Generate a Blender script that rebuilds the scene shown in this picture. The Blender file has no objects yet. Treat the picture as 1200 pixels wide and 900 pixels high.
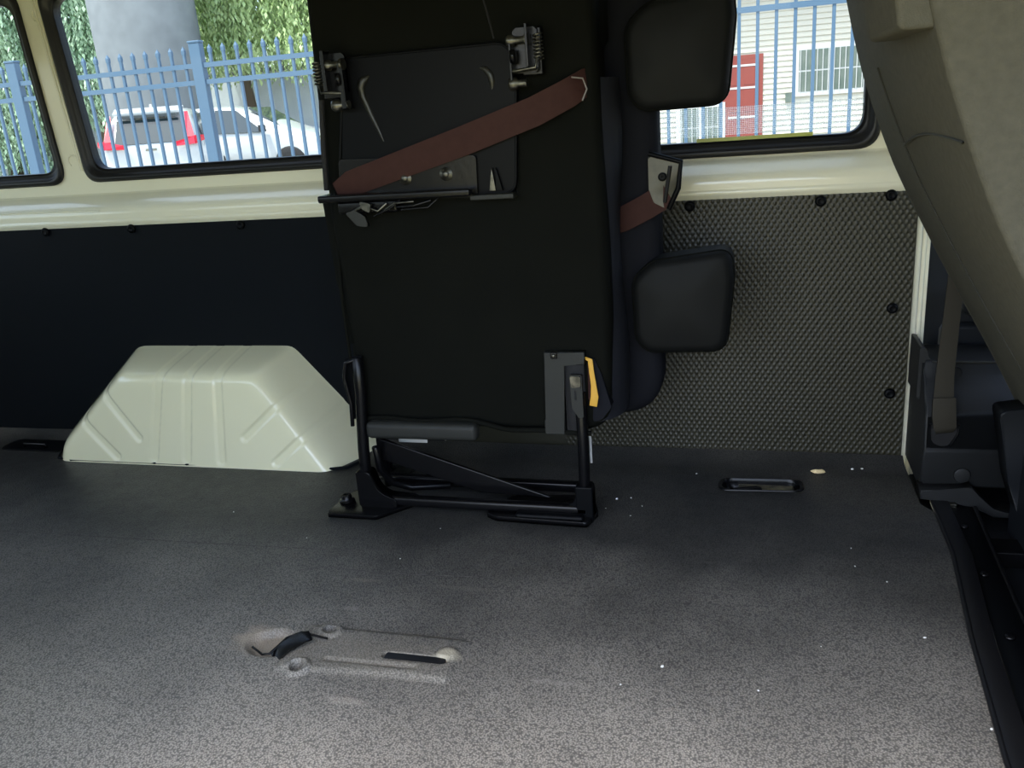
import bpy, bmesh, math, random
import numpy as np
from mathutils import Vector, Matrix
random.seed(7)
R = math.radians
S = bpy.context.scene
C = S.collection

# ------------------------------------------------------------------ camera
PITCH = R(17.83); YAW = R(16.3); ROLL = R(4.43)
cam_data = bpy.data.cameras.new('camera')
cam_data.sensor_width = 36.0
cam_data.lens = 36.0 * 1000.0 / 1200.0
cam_data.clip_start = 0.02; cam_data.clip_end = 500
cam = bpy.data.objects.new('camera', cam_data); C.objects.link(cam)
fw = Vector((-math.sin(YAW)*math.cos(PITCH), math.cos(YAW)*math.cos(PITCH), -math.sin(PITCH)))
r0 = Vector((math.cos(YAW), math.sin(YAW), 0)); u0 = r0.cross(fw)
ri = r0*math.cos(ROLL) - u0*math.sin(ROLL)
ui = r0*math.sin(ROLL) + u0*math.cos(ROLL)
m3 = Matrix((ri, ui, -fw)).transposed()
cam.matrix_world = Matrix.Translation((0, 0, 0.88)) @ m3.to_4x4()
S.camera = cam

# ------------------------------------------------------------------ world, sun, exposure
w = bpy.data.worlds.new('sky_world'); S.world = w; w.use_nodes = True
nt = w.node_tree; nt.nodes.clear()
wo = nt.nodes.new('ShaderNodeOutputWorld'); bg = nt.nodes.new('ShaderNodeBackground')
sk = nt.nodes.new('ShaderNodeTexSky'); sk.sky_type = 'NISHITA'
sk.sun_disc = False; sk.sun_elevation = R(66); sk.sun_rotation = R(217)
sk.air_density = 1.0; sk.dust_density = 3.0; sk.ozone_density = 1.0
bg.inputs['Strength'].default_value = 0.60
hs = nt.nodes.new('ShaderNodeHueSaturation'); hs.inputs['Saturation'].default_value = .85; nt.links.new(sk.outputs[0], hs.inputs['Color']); nt.links.new(hs.outputs[0], bg.inputs[0]); nt.links.new(bg.outputs[0], wo.inputs[0])
sl = bpy.data.lights.new('sun', 'SUN'); sl.energy = 5.0; sl.angle = R(1.0); sl.color = (1, .95, .86)
sun = bpy.data.objects.new('sun', sl); C.objects.link(sun)
SUND = Vector((-.52*math.cos(R(68))/.99, -.85*math.cos(R(68))/.99, math.sin(R(68))))   # towards the sun
sun.rotation_euler = SUND.to_track_quat('Z', 'Y').to_euler()
sun.location = (-6, -8, 12)
S.view_settings.view_transform = 'Standard'; S.view_settings.look = 'None'
S.view_settings.gamma = 1.0; S.view_settings.use_curve_mapping = False
S.view_settings.exposure = 0.80

# ------------------------------------------------------------------ materials
def node_mat(name):
    m = bpy.data.materials.new(name); m.use_nodes = True
    return m, m.node_tree, m.node_tree.nodes['Principled BSDF']
def mat(name, col, rough=.5, metal=0., spec=.5, noise=None, nscale=40., bump=0., bscale=200., coat=0., emit=None, sheen=0.):
    m, t, b = node_mat(name)
    b.inputs['Base Color'].default_value = (*col, 1); b.inputs['Roughness'].default_value = rough
    b.inputs['Metallic'].default_value = metal; b.inputs['Specular IOR Level'].default_value = spec
    b.inputs['Coat Weight'].default_value = coat; b.inputs['Coat Roughness'].default_value = .08
    b.inputs['Sheen Weight'].default_value = sheen
    tc = t.nodes.new('ShaderNodeTexCoord')
    if noise:
        n = t.nodes.new('ShaderNodeTexNoise'); n.inputs['Scale'].default_value = nscale; n.inputs['Detail'].default_value = 5
        r = t.nodes.new('ShaderNodeValToRGB')
        r.color_ramp.elements[0].position = .3; r.color_ramp.elements[1].position = .7
        r.color_ramp.elements[0].color = (*col, 1); r.color_ramp.elements[1].color = (*noise, 1)
        t.links.new(tc.outputs['Object'], n.inputs['Vector']); t.links.new(n.outputs['Fac'], r.inputs['Fac'])
        t.links.new(r.outputs[0], b.inputs['Base Color'])
    if bump:
        n = t.nodes.new('ShaderNodeTexNoise'); n.inputs['Scale'].default_value = bscale; n.inputs['Detail'].default_value = 3
        bp = t.nodes.new('ShaderNodeBump'); bp.inputs['Strength'].default_value = bump; bp.inputs['Distance'].default_value = .002
        t.links.new(tc.outputs['Object'], n.inputs['Vector']); t.links.new(n.outputs['Fac'], bp.inputs['Height'])
        t.links.new(bp.outputs[0], b.inputs['Normal'])
    return m
M = {}
M['paint'] = mat('cream_paint', (.83, .80, .62), .22, coat=.6, noise=(.81, .78, .605), nscale=3)
M['arch'] = mat('arch_paint', (.88, .84, .58), .20, coat=.7, noise=(.86, .82, .565), nscale=6)
M['panel'] = mat('smooth_panel', (.0042, .0055, .0075), .65, spec=.10, bump=.15, bscale=500)
M['rubber'] = mat('rubber_seal', (.006, .006, .007), .42, spec=.4)
M['fabric'] = mat('black_cover', (.0046, .0050, .0040), .85, spec=.06, bump=.25, bscale=900, noise=(.0056, .0060, .0047), nscale=9)
M['fabric_blue'] = mat('black_side_cloth', (.0085, .009, .012), .8, spec=.09, bump=.25, bscale=900)
M['sidecloth'] = mat('blue_lit_black_cloth', (.015, .016, .021), .7, spec=.15, bump=.25, bscale=900)  # bluish light on the cushion's side fold put into the black
M['vinyl'] = mat('headrest_vinyl', (.0055, .006, .006), .6, spec=.15, bump=.12, bscale=700)
M['steel'] = mat('black_steel', (.0032, .0032, .0038), .26, spec=.25, bump=.12, bscale=90)
M['plate'] = mat('black_sheet_metal', (.0022, .0026, .0034), .42, spec=.09)
M['gloss'] = mat('ridge_highlight_black', (.012, .012, .010), .36, spec=.5)  # ridge highlight put into a lighter, glossier black than the plate's
M['bare'] = mat('bare_steel', (.17, .165, .14), .35, metal=.9, noise=(.04, .04, .036), nscale=60)
M['greyplastic'] = mat('grey_plastic', (.019, .020, .018), .55, spec=.3, bump=.2, bscale=600)
M['strap'] = mat('brown_webbing', (.042, .017, .014), .7, spec=.15, noise=(.034, .0135, .011), nscale=60)
M['hem'] = mat('pale_hem', (.22, .20, .19), .8)
M['yellow'] = mat('yellow_strap', (.62, .34, .04), .6)
M['grey_fabric'] = mat('grey_seat_fabric', (.088, .083, .064), .85, spec=.08, noise=(.072, .068, .053), nscale=90, bump=.5, bscale=700)
M['seam'] = mat('dark_seam', (.03, .03, .024), .9)
M['belt'] = mat('grey_brown_webbing', (.036, .032, .024), .75, spec=.2)
M['trim'] = mat('dark_trim_plastic', (.015, .016, .017), .5, spec=.28, bump=.2, bscale=500)
M['doorcard'] = mat('door_card', (.013, .015, .018), .6, spec=.2)
M['dark'] = mat('dark_void', (.004, .004, .005), .8)
M['seatbase'] = mat('seat_base_black', (.007, .0085, .011), .5, spec=.25)
M['headliner'] = mat('headliner', (.36, .35, .30), .9)
M['scuff'] = mat('scuffed_vinyl', (.030, .028, .026), .7, noise=(.075, .069, .06), nscale=30)
M['guide'] = mat('belt_guide_plate', (.10, .095, .07), .5, noise=(.07, .066, .05), nscale=50)
M['crumb'] = mat('crumb', (.75, .60, .33), .9)
M['speck'] = mat('white_speck', (.8, .8, .78), .9)
M['foil'] = mat('worn_recess_metal', (.30, .27, .17), .3, metal=.5, noise=(.04, .04, .035), nscale=45)
M['white_tag'] = mat('care_label', (.45, .45, .44), .9)
M['fence'] = mat('blue_fence_paint', (.085, .155, .24), .5)
M['carwhite'] = mat('white_car_paint', (.56, .58, .57), .25, coat=.6)
M['carglass'] = mat('car_glass', (.03, .045, .05), .08, spec=.8)
M['redlamp'] = mat('red_lamp', (.65, .012, .04), .2, coat=.5)
M['chrome'] = mat('chrome', (.6, .6, .6), .15, metal=1)
M['tyre'] = mat('tyre', (.02, .02, .02), .8)
M['concrete'] = mat('concrete', (.17, .19, .20), .9, noise=(.13, .145, .155), nscale=2.2, bump=.2, bscale=20)
M['wallpale'] = mat('pale_concrete', (.50, .55, .56), .9, noise=(.44, .48, .50), nscale=1.5)
M['asphalt'] = mat('pale_ground', (.46, .46, .44), .9, noise=(.38, .38, .37), nscale=3)
M['leaf'] = mat('leaf_green', (.52, .64, .30), .6, noise=(.34, .48, .20), nscale=.9)
M['leaf2'] = mat('leaf_bluegreen', (.44, .58, .40), .6, noise=(.27, .42, .28), nscale=.9)
M['grass'] = mat('dry_grass', (.27, .25, .11), .95, noise=(.21, .20, .085), nscale=2.0)
M['bark'] = mat('bark', (.10, .07, .045), .9)
M['board'] = mat('cream_weatherboard', (.56, .53, .44), .7)
M['reddoor'] = mat('red_door_paint', (.24, .045, .032), .4)
M['whiteframe'] = mat('white_frame', (.55, .55, .53), .5)
M['houseglass'] = mat('house_glass', (.10, .135, .115), .15, noise=(.17, .20, .17), nscale=3)
M['roof'] = mat('roof_tiles', (.35, .20, .15), .8)
M['olivestrip'] = mat('olive_yellow', (.38, .42, .06), .3)

def glass_mat(name, tint, gl=.35):
    m = bpy.data.materials.new(name); m.use_nodes = True; t = m.node_tree; t.nodes.clear()
    o = t.nodes.new('ShaderNodeOutputMaterial'); mx = t.nodes.new('ShaderNodeMixShader')
    tr = t.nodes.new('ShaderNodeBsdfTransparent'); tr.inputs[0].default_value = (*tint, 1)
    g = t.nodes.new('ShaderNodeBsdfGlossy'); g.inputs['Roughness'].default_value = .02
    fr = t.nodes.new('ShaderNodeFresnel'); fr.inputs['IOR'].default_value = 1.45
    ml = t.nodes.new('ShaderNodeMath'); ml.operation = 'MULTIPLY'; ml.inputs[1].default_value = gl
    t.links.new(fr.outputs[0], ml.inputs[0]); t.links.new(ml.outputs[0], mx.inputs[0])
    t.links.new(tr.outputs[0], mx.inputs[1]); t.links.new(g.outputs[0], mx.inputs[2]); t.links.new(mx.outputs[0], o.inputs[0])
    return m
TINT = (.42, .46, .46)
M['glass'] = glass_mat('tinted_glass', TINT)

def add_math(t, op, a, b=None):
    n = t.nodes.new('ShaderNodeMath'); n.operation = op
    for i, v in enumerate((a, b)):
        if v is None: continue
        if isinstance(v, (int, float)): n.inputs[i].default_value = v
        else: t.links.new(v, n.inputs[i])
    return n.outputs[0]

def frit_mat():
    # printed ceramic dots on the glass: white dots on tinted clear glass
    m = bpy.data.materials.new('frit_dots'); m.use_nodes = True; t = m.node_tree; t.nodes.clear()
    o = t.nodes.new('ShaderNodeOutputMaterial'); mx = t.nodes.new('ShaderNodeMixShader')
    tr = t.nodes.new('ShaderNodeBsdfTransparent'); tr.inputs[0].default_value = (1, 1, 1, 1)
    d = t.nodes.new('ShaderNodeBsdfTranslucent'); d.inputs[0].default_value = (.95, 1, .98, 1)
    g = t.nodes.new('ShaderNodeNewGeometry'); sp = t.nodes.new('ShaderNodeSeparateXYZ'); t.links.new(g.outputs['Position'], sp.inputs[0])
    k = 2*math.pi/.0033
    a = add_math(t, 'COSINE', add_math(t, 'MULTIPLY', sp.outputs[0], k)); b = add_math(t, 'COSINE', add_math(t, 'MULTIPLY', sp.outputs[2], k))
    h = add_math(t, 'GREATER_THAN', add_math(t, 'ADD', a, b), .1)
    h = add_math(t, 'MULTIPLY', h, .6)
    t.links.new(h, mx.inputs[0]); t.links.new(tr.outputs[0], mx.inputs[1]); t.links.new(d.outputs[0], mx.inputs[2]); t.links.new(mx.outputs[0], o.inputs[0])
    return m
M['frit'] = frit_mat()

def emboss_mat():
    m, t, b = node_mat('embossed_panel')
    b.inputs['Base Color'].default_value = (.019, .0175, .008, 1); b.inputs['Roughness'].default_value = .42
    b.inputs['Specular IOR Level'].default_value = .5
    return m
M['emboss'] = emboss_mat()

def floor_mat():
    m, t, b = node_mat('floor_vinyl')
    g = t.nodes.new('ShaderNodeNewGeometry'); pos = g.outputs['Position']
    def noise(scale, detail=4, vec=pos, rough=.5):
        n = t.nodes.new('ShaderNodeTexNoise'); n.inputs['Scale'].default_value = scale; n.inputs['Detail'].default_value = detail
        n.inputs['Roughness'].default_value = rough
        t.links.new(vec, n.inputs['Vector']); return n.outputs['Fac']
    def ramp(v, p0, p1, c0=(0, 0, 0), c1=(1, 1, 1)):
        r = t.nodes.new('ShaderNodeValToRGB'); r.color_ramp.elements[0].position = p0; r.color_ramp.elements[1].position = p1
        r.color_ramp.elements[0].color = (*c0, 1); r.color_ramp.elements[1].color = (*c1, 1); t.links.new(v, r.inputs[0]); return r.outputs[0]
    def mixc(f, a, c):
        x = t.nodes.new('ShaderNodeMix'); x.data_type = 'RGBA'
        if isinstance(f, (int, float)): x.inputs[0].default_value = f
        else: t.links.new(f, x.inputs[0])
        for i, v in ((6, a), (7, c)):
            if isinstance(v, tuple): x.inputs[i].default_value = (*v, 1)
            else: t.links.new(v, x.inputs[i])
        return x.outputs[2]
    def blob(cx, cy, rx, ry, n):
        sp = t.nodes.new('ShaderNodeSeparateXYZ'); t.links.new(pos, sp.inputs[0])
        dx = add_math(t, 'DIVIDE', add_math(t, 'SUBTRACT', sp.outputs[0], cx), rx)
        dy = add_math(t, 'DIVIDE', add_math(t, 'SUBTRACT', sp.outputs[1], cy), ry)
        d = add_math(t, 'SQRT', add_math(t, 'ADD', add_math(t, 'MULTIPLY', dx, dx), add_math(t, 'MULTIPLY', dy, dy)))
        d = add_math(t, 'ADD', d, add_math(t, 'MULTIPLY', add_math(t, 'SUBTRACT', n, .5), 1.3))
        return ramp(d, .45, 1.05, (1, 1, 1), (0, 0, 0))
    vor = t.nodes.new('ShaderNodeTexVoronoi'); vor.inputs['Scale'].default_value = 330; t.links.new(pos, vor.inputs['Vector'])
    grain = ramp(vor.outputs['Distance'], .15, .75)
    n1 = noise(3.0, 5); n2 = noise(28, 5); n3 = noise(9, 6, rough=.7)
    base = mixc(grain, (.034, .034, .034), (.012, .013, .014))
    dust = mixc(grain, (.16, .150, .128), (.060, .056, .050))
    f1 = ramp(n1, .35, .72)
    col = mixc(f1, base, mixc(.5, base, dust))
    # sliding door's light painted into the dusty floor colour, thinning out with an uneven edge
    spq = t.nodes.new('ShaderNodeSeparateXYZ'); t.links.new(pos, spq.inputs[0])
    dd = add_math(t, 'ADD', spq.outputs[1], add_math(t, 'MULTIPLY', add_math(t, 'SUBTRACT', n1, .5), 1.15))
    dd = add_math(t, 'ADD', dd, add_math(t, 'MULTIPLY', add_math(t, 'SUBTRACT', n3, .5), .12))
    door_light = ramp(add_math(t, 'MULTIPLY', dd, .5), .42, .80, (1, 1, 1), (0, 0, 0))
    col = mixc(add_math(t, 'MULTIPLY', door_light, .95), col, mixc(grain, (.40, .37, .315), (.115, .108, .095)))
    # scuffs: long thin streaks along the van
    mp = t.nodes.new('ShaderNodeMapping'); mp.inputs['Scale'].default_value = (2.2, 26, 1); mp.inputs['Rotation'].default_value = (0, 0, .05)
    t.links.new(pos, mp.inputs['Vector'])
    sc = ramp(noise(1.7, 6, mp.outputs[0], .65), .63, .74)
    col = mixc(add_math(t, 'MULTIPLY', sc, .25), col, (.22, .205, .18))
    # worn dusty patch round the old seat mount
    for (cx, cy, rx, ry, k, cc) in ((-.84, 1.15, .075, .050, .75, (.30, .25, .19)), (-.49, 1.152, .028, .022, .8, (.42, .38, .28)), (-.63, 1.135, .20, .065, .35, (.20, .175, .135)),
                                (-.615, 1.02, .045, .010, .3, (.36, .32, .27)), (-.74, 1.37, .045, .010, .3, (.26, .22, .18)), (-.72, 1.27, .02, .010, .35, (.30, .27, .24)),
                                (-.52, 1.37, .08, .008, .25, (.2, .18, .15)), (-.30, 1.12, .05, .008, .3, (.3, .28, .25))):
        col = mixc(add_math(t, 'MULTIPLY', blob(cx, cy, rx, ry, n2), k), col, cc)
    t.links.new(col, b.inputs['Base Color'])
    rg = add_math(t, 'ADD', .34, add_math(t, 'MULTIPLY', n2, .22)); t.links.new(rg, b.inputs['Roughness'])
    b.inputs['Specular IOR Level'].default_value = .38
    bp = t.nodes.new('ShaderNodeBump'); bp.inputs['Strength'].default_value = .55; bp.inputs['Distance'].default_value = .0012
    t.links.new(vor.outputs['Distance'], bp.inputs['Height']); t.links.new(bp.outputs[0], b.inputs['Normal'])
    return m
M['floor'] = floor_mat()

# ------------------------------------------------------------------ mesh helpers
def link(o, parent=None):
    C.objects.link(o)
    if parent is not None: o.parent = parent
    return o
def obj(name, bm, m, parent=None, smooth=True, loc=None, sub=0):
    me = bpy.data.meshes.new(name); bmesh.ops.recalc_face_normals(bm, faces=bm.faces[:]); bm.to_mesh(me); bm.free()
    me.materials.append(M[m] if isinstance(m, str) else m)
    if smooth:
        for p in me.polygons: p.use_smooth = True
    o = bpy.data.objects.new(name, me); link(o, parent)
    if parent is not None: o.matrix_parent_inverse = Matrix.Translation(-parent.location) if parent.type == 'EMPTY' and parent.parent is None and parent.rotation_euler.z == 0 else Matrix.Identity(4)
    if sub:
        md = o.modifiers.new('sub', 'SUBSURF'); md.levels = sub; md.render_levels = sub
    if smooth and not sub:
        md = o.modifiers.new('wn', 'WEIGHTED_NORMAL'); md.keep_sharp = True
    return o
def tag(o, label, cat=None, group=None, kind=None):
    o['label'] = label
    if cat: o['category'] = cat
    if group: o['group'] = group
    if kind: o['kind'] = kind
    return o
def thing(name, label, cat, loc=(0, 0, 0), rz=0, group=None):
    o = bpy.data.objects.new(name, None); o.empty_display_size = .05; link(o); o.location = loc; o.rotation_euler.z = rz
    return tag(o, label, cat, group)
def struct(name, bm, m, label=None, smooth=True):
    o = obj(name, bm, m, None, smooth); o['kind'] = 'structure'
    if label: o['label'] = label
    return o
def box(bm, x0, x1, y0, y1, z0, z1, bev=0., seg=2):
    r = bmesh.ops.create_cube(bm, size=1)
    vs = r['verts']
    for v in vs:
        v.co = Vector(((x0+x1)/2 + v.co.x*(x1-x0), (y0+y1)/2 + v.co.y*(y1-y0), (z0+z1)/2 + v.co.z*(z1-z0)))
    if bev:
        es = list({e for v in vs for e in v.link_edges})
        bmesh.ops.bevel(bm, geom=es, offset=bev, segments=seg, profile=.5, affect='EDGES', clamp_overlap=True)
    return bm
def bx(*a, **k): return box(bmesh.new(), *a, **k)
def tube(bm, pts, r, n=8, closed=False, cap=True):
    pts = [Vector(p) for p in pts]; rings = []; prev = None
    N = len(pts)
    for i, p in enumerate(pts):
        a = pts[(i-1) % N] if (i > 0 or closed) else p; b = pts[(i+1) % N] if (i < N-1 or closed) else p
        d = (b-a).normalized()
        ref = prev if prev is not None else (Vector((0, 0, 1)) if abs(d.z) < .9 else Vector((1, 0, 0)))
        s = ref - d*ref.dot(d); s.normalize(); q = d.cross(s); prev = s
        rr = r[i] if isinstance(r, (list, tuple)) else r
        rings.append([bm.verts.new(p + s*math.cos(2*math.pi*k/n)*rr + q*math.sin(2*math.pi*k/n)*rr) for k in range(n)])
    for i in range(N if closed else N-1):
        A = rings[i]; B = rings[(i+1) % N]
        for k in range(n): bm.faces.new((A[k], A[(k+1) % n], B[(k+1) % n], B[k]))
    if cap and not closed: bm.faces.new(rings[0]); bm.faces.new(rings[-1])
    return bm
def ribbon(bm, pts, side, w, th):
    """flat webbing: rectangular section swept along pts; side = width direction(s)"""
    rings = []; pts = [Vector(p) for p in pts]
    for i, p in enumerate(pts):
        a = pts[max(i-1, 0)]; b = pts[min(i+1, len(pts)-1)]; d = (b-a).normalized()
        s = Vector(side[i] if isinstance(side, list) else side); s = (s - d*s.dot(d)).normalized(); nn = d.cross(s)
        ww = w[i] if isinstance(w, (list, tuple)) else w
        rings.append([bm.verts.new(p + s*u*ww/2 + nn*v*th/2) for u, v in ((-1, -1), (1, -1), (1, 1), (-1, 1))])
    for A, B in zip(rings, rings[1:]):
        for k in range(4): bm.faces.new((A[k], A[(k+1) % 4], B[(k+1) % 4], B[k]))
    bm.faces.new(rings[0]); bm.faces.new(rings[-1])
    return bm
def prism_y(bm, poly, y0, y1, bev=0., seg=2):
    """polygon in xz extruded from y0 (front) to y1"""
    A = [bm.verts.new((x, y0, z)) for x, z in poly]; B = [bm.verts.new((x, y1, z)) for x, z in poly]
    f1 = bm.faces.new(A); bm.faces.new(B[::-1]); n = len(poly)
    for k in range(n): bm.faces.new((A[k], B[k], B[(k+1) % n], A[(k+1) % n]))
    if bev: bmesh.ops.bevel(bm, geom=list(f1.edges), offset=bev, segments=seg, profile=.5, affect='EDGES', clamp_overlap=True)
    return bm
def prism_z(bm, poly, z0, z1, bev=0., seg=2):
    A = [bm.verts.new((x, y, z1)) for x, y in poly]; B = [bm.verts.new((x, y, z0)) for x, y in poly]
    f1 = bm.faces.new(A); bm.faces.new(B[::-1]); n = len(poly)
    for k in range(n): bm.faces.new((A[k], B[k], B[(k+1) % n], A[(k+1) % n]))
    if bev: bmesh.ops.bevel(bm, geom=list(f1.edges), offset=bev, segments=seg, profile=.5, affect='EDGES', clamp_overlap=True)
    return bm
def rrect(pts, r, n=6):
    """rounded corners for a convex/concave polygon of 2-D points; r scalar or per corner"""
    out = []; N = len(pts)
    for i in range(N):
        p = Vector(pts[i]); a = Vector(pts[i-1]); b = Vector(pts[(i+1) % N])
        rr = r[i] if isinstance(r, (list, tuple)) else r
        if rr <= 0: out.append(tuple(p)); continue
        d1 = (a-p).normalized(); d2 = (b-p).normalized(); ang = math.acos(max(-1, min(1, d1.dot(d2))))
        t = min(rr/math.tan(ang/2), (a-p).length*.49, (b-p).length*.49)
        p1 = p + d1*t; p2 = p + d2*t
        for k in range(n+1):
            s = k/n; q = p1*(1-s)**2 + p*2*s*(1-s) + p2*s*s
            out.append((q.x, q.y))
    return out
def lathe(bm, prof, n=16, axis='z', at=(0, 0, 0)):
    rings = []
    for r, h in prof:
        ring = []
        for k in range(n):
            a = 2*math.pi*k/n; c, s = math.cos(a)*r, math.sin(a)*r
            co = {'z': (c, s, h), 'y': (c, h, s), 'x': (h, c, s)}[axis]
            ring.append(bm.verts.new(Vector(co)+Vector(at)))
        rings.append(ring)
    for A, B in zip(rings, rings[1:]):
        for k in range(n): bm.faces.new((A[k], A[(k+1) % n], B[(k+1) % n], B[k]))
    bm.faces.new(rings[0]); bm.faces.new(rings[-1])
    return bm
def grid(f, nu, nv):
    bm = bmesh.new(); V = [[bm.verts.new(f(i/nu, j/nv)) for j in range(nv+1)] for i in range(nu+1)]
    for i in range(nu):
        for j in range(nv): bm.faces.new((V[i][j], V[i+1][j], V[i+1][j+1], V[i][j+1]))
    return bm
def pillow(poly, y0, y1, edge=.02, dome=.012, n=6, holes=None):
    """upholstered slab: outline poly (xz), soft rounded front and back edges, faces slightly domed"""
    bm = bmesh.new(); cx = sum(p[0] for p in poly)/len(poly); cz = sum(p[1] for p in poly)/len(poly)
    rx = max(abs(p[0]-cx) for p in poly); rz = max(abs(p[1]-cz) for p in poly)
    def ring(ins, y): return [bm.verts.new((cx+(x-cx)*(1-ins/rx), y, cz+(z-cz)*(1-ins/rz))) for x, z in poly]
    rings = []
    for i in range(6, 0, -1):                       # domed front, from the middle outwards
        t = i/6.5; rings.append(ring(edge+(min(rx, rz)-edge)*t*.97, y0-dome*(1-(1-t)**2)))
    for k in range(n+1):
        a = math.pi/2*k/n; rings.append(ring(edge*(1-math.sin(a)), y0+edge*(1-math.cos(a))))
    for k in range(n+1):
        a = math.pi/2*k/n; rings.append(ring(edge*(1-math.cos(a)), y1-edge*(1-math.sin(a))))
    N = len(poly)
    for A, B in zip(rings, rings[1:]):
        for k in range(N): bm.faces.new((A[k], A[(k+1) % N], B[(k+1) % N], B[k]))
    bm.faces.new(rings[0]); bm.faces.new(rings[-1])
    return bm
def fill_holes(outer, holes, to3):
    bm = bmesh.new(); es = []
    for lp in [outer]+holes:
        vs = [bm.verts.new(to3(*p)) for p in lp]
        for k in range(len(vs)): es.append(bm.edges.new((vs[k], vs[(k+1) % len(vs)])))
    bmesh.ops.triangle_fill(bm, use_beauty=True, use_dissolve=False, edges=es)
    return bm
def copy_tree(o, parent=None):
    c = o.copy(); C.objects.link(c); c.parent = parent
    for ch in list(o.children): copy_tree(ch, c)
    return c

# ================================================================== THE VAN SHELL
WY = 2.072                      # face of the lower wall panels
WIN = 2.13                      # plane of the window band
# ---- floor mat with its cut-outs
px0, px1, py0, py1 = -.94, -.44, .98, 1.26           # moulded patch of the old seat mount
oval = rrect([(-.058, 1.862), (.118, 1.872), (.118, 1.930), (-.058, 1.922)], .026)
outer = [(-3.0, .36), (.335, .36), (.335, .9), (.385, 1.62), (.385, 1.80), (.362, 1.84), (.362, WY), (-3.0, WY)]
fl = fill_holes(outer, [[(px0, py0), (px1, py0), (px1, py1), (px0, py1)], oval], lambda x, y: (x, y, 0))
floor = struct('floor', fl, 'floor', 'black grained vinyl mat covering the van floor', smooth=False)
def hpatch(u, v):
    x = px0+(px1-px0)*u; y = py0+(py1-py0)*v
    def sst(a, b, t):
        t = max(0, min(1, (t-a)/(b-a))); return t*t*(3-2*t)
    z = 0.
    dx = max(-.765-x, x+.475, 0) if (x < -.765 or x > -.475) else 0
    yc0 = 1.088+.012*math.sin(x*9); dyy = max(yc0-y, y-1.195, 0)
    z += .006*(1-sst(0, .014, math.hypot(dx, dyy)))
    z -= .0035*(1-sst(.002, .006, abs(y-1.112-.02*(x+.6))))*(1 if -.70 < x < -.53 else 0)
    d = math.hypot((x+.818)/1.25, y-1.147); z -= .014*(1-sst(.030, .044, d))
    for hx, hy in ((-.724, 1.187), (-.736, 1.083)):
        d = math.hypot(x-hx, (y-hy)*1.1)
        z += .006*(1-sst(.003, .008, abs(d-.017))); z -= .030*(1-sst(.007, .011, d))
    dx = max(-.592-x, x+.492, 0); z -= .014*(1-sst(.004, .008, math.hypot(dx, y-1.137)))
    d = math.hypot(x+.49, y-1.156); z += .004*(1-sst(.012, .022, d))
    d = math.hypot((x+.615)/3.2, y-1.022); z += .0015*(1-sst(.004, .012, d))
    e = min(x-px0, px1-x, y-py0, py1-y); return (x, y, z*min(1, e/.02))
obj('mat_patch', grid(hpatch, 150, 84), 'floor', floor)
for cpts in ([(-1.745, 1.459, -.0010), (-1.453, 1.465, -.0010), (-1.157, 1.470, -.0010), (-0.926, 1.476, -.0010), (-0.722, 1.495, -.0010)], [(-0.899, 1.389, -.0010), (-0.841, 1.411, -.0010), (-0.731, 1.402, -.0010), (-0.515, 1.415, -.0010)]):
    obj('mat_crease', tube(bmesh.new(), cpts, .0016, 6), 'scuff', floor)
# oval recess: black moulded tray under the cut-out with a worn metal loop in it
rec = thing('floor_recess', 'oval black recess with a worn metal loop in the floor mat', 'recess', (.03, 1.896, 0))
b = bmesh.new(); c0 = Vector((.03, 1.896))
rings = []
for s, z in ((1.10, .0015), (1.08, .005), (1.0, .005), (.95, -.004), (.90, -.020), (.55, -.022)):
    rings.append([b.verts.new((c0.x+(x-c0.x)*s, c0.y+(y-c0.y)*s, z)) for x, y in oval])
for A, B in zip(rings, rings[1:]):
    for k in range(len(A)): b.faces.new((A[k], A[(k+1) % len(A)], B[(k+1) % len(A)], B[k]))
b.faces.new(rings[-1]); obj('tray', b, 'steel', rec)
b = bx(-.022, .105, 1.895, 1.924, -.021, -.006, bev=.006); obj('loop_plate', b, 'foil', rec)
b = tube(bmesh.new(), [(-.035, 1.886, -.016), (0, 1.878, -.004), (.03, 1.890, -.004), (.02, 1.9, -.006), (-.03, 1.898, -.012)], .0045); obj('loop', b, 'plate', rec)
# dark tie-down recess beside the wheel arch
rec2 = thing('tie_down', 'small black tie-down plate on the floor at the rear end of the wheel arch', 'tie down', (-2.12, 1.97, 0))
obj('plate', prism_z(bmesh.new(), rrect([(-2.22, 1.93), (-1.99, 1.93), (-1.99, 2.01), (-2.22, 2.01)], .02), 0, .004, .002), 'plate', rec2)
obj('loop', tube(bmesh.new(), [(-2.14, 1.95, .004), (-2.14, 1.95, .014), (-2.06, 1.95, .014), (-2.06, 1.95, .004)], .004), 'steel', rec2)

# ---- far wall: painted inner side with sill and window band
prof = [(2.078, .640), (2.064, .654), (2.063, .663), (2.066, .667), (2.0665, .680), (2.0675, .690), (2.071, .696), (2.078, .702), (2.100, .717), (2.120, .7285), (2.126, .731), (2.130, .735)]
b = bmesh.new()
XS = [-3.0, .36]
cols = [[b.verts.new((x, y, z)) for y, z in prof] for x in XS]
for k in range(len(prof)-1): b.faces.new((cols[0][k], cols[1][k], cols[1][k+1], cols[0][k+1]))
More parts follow.
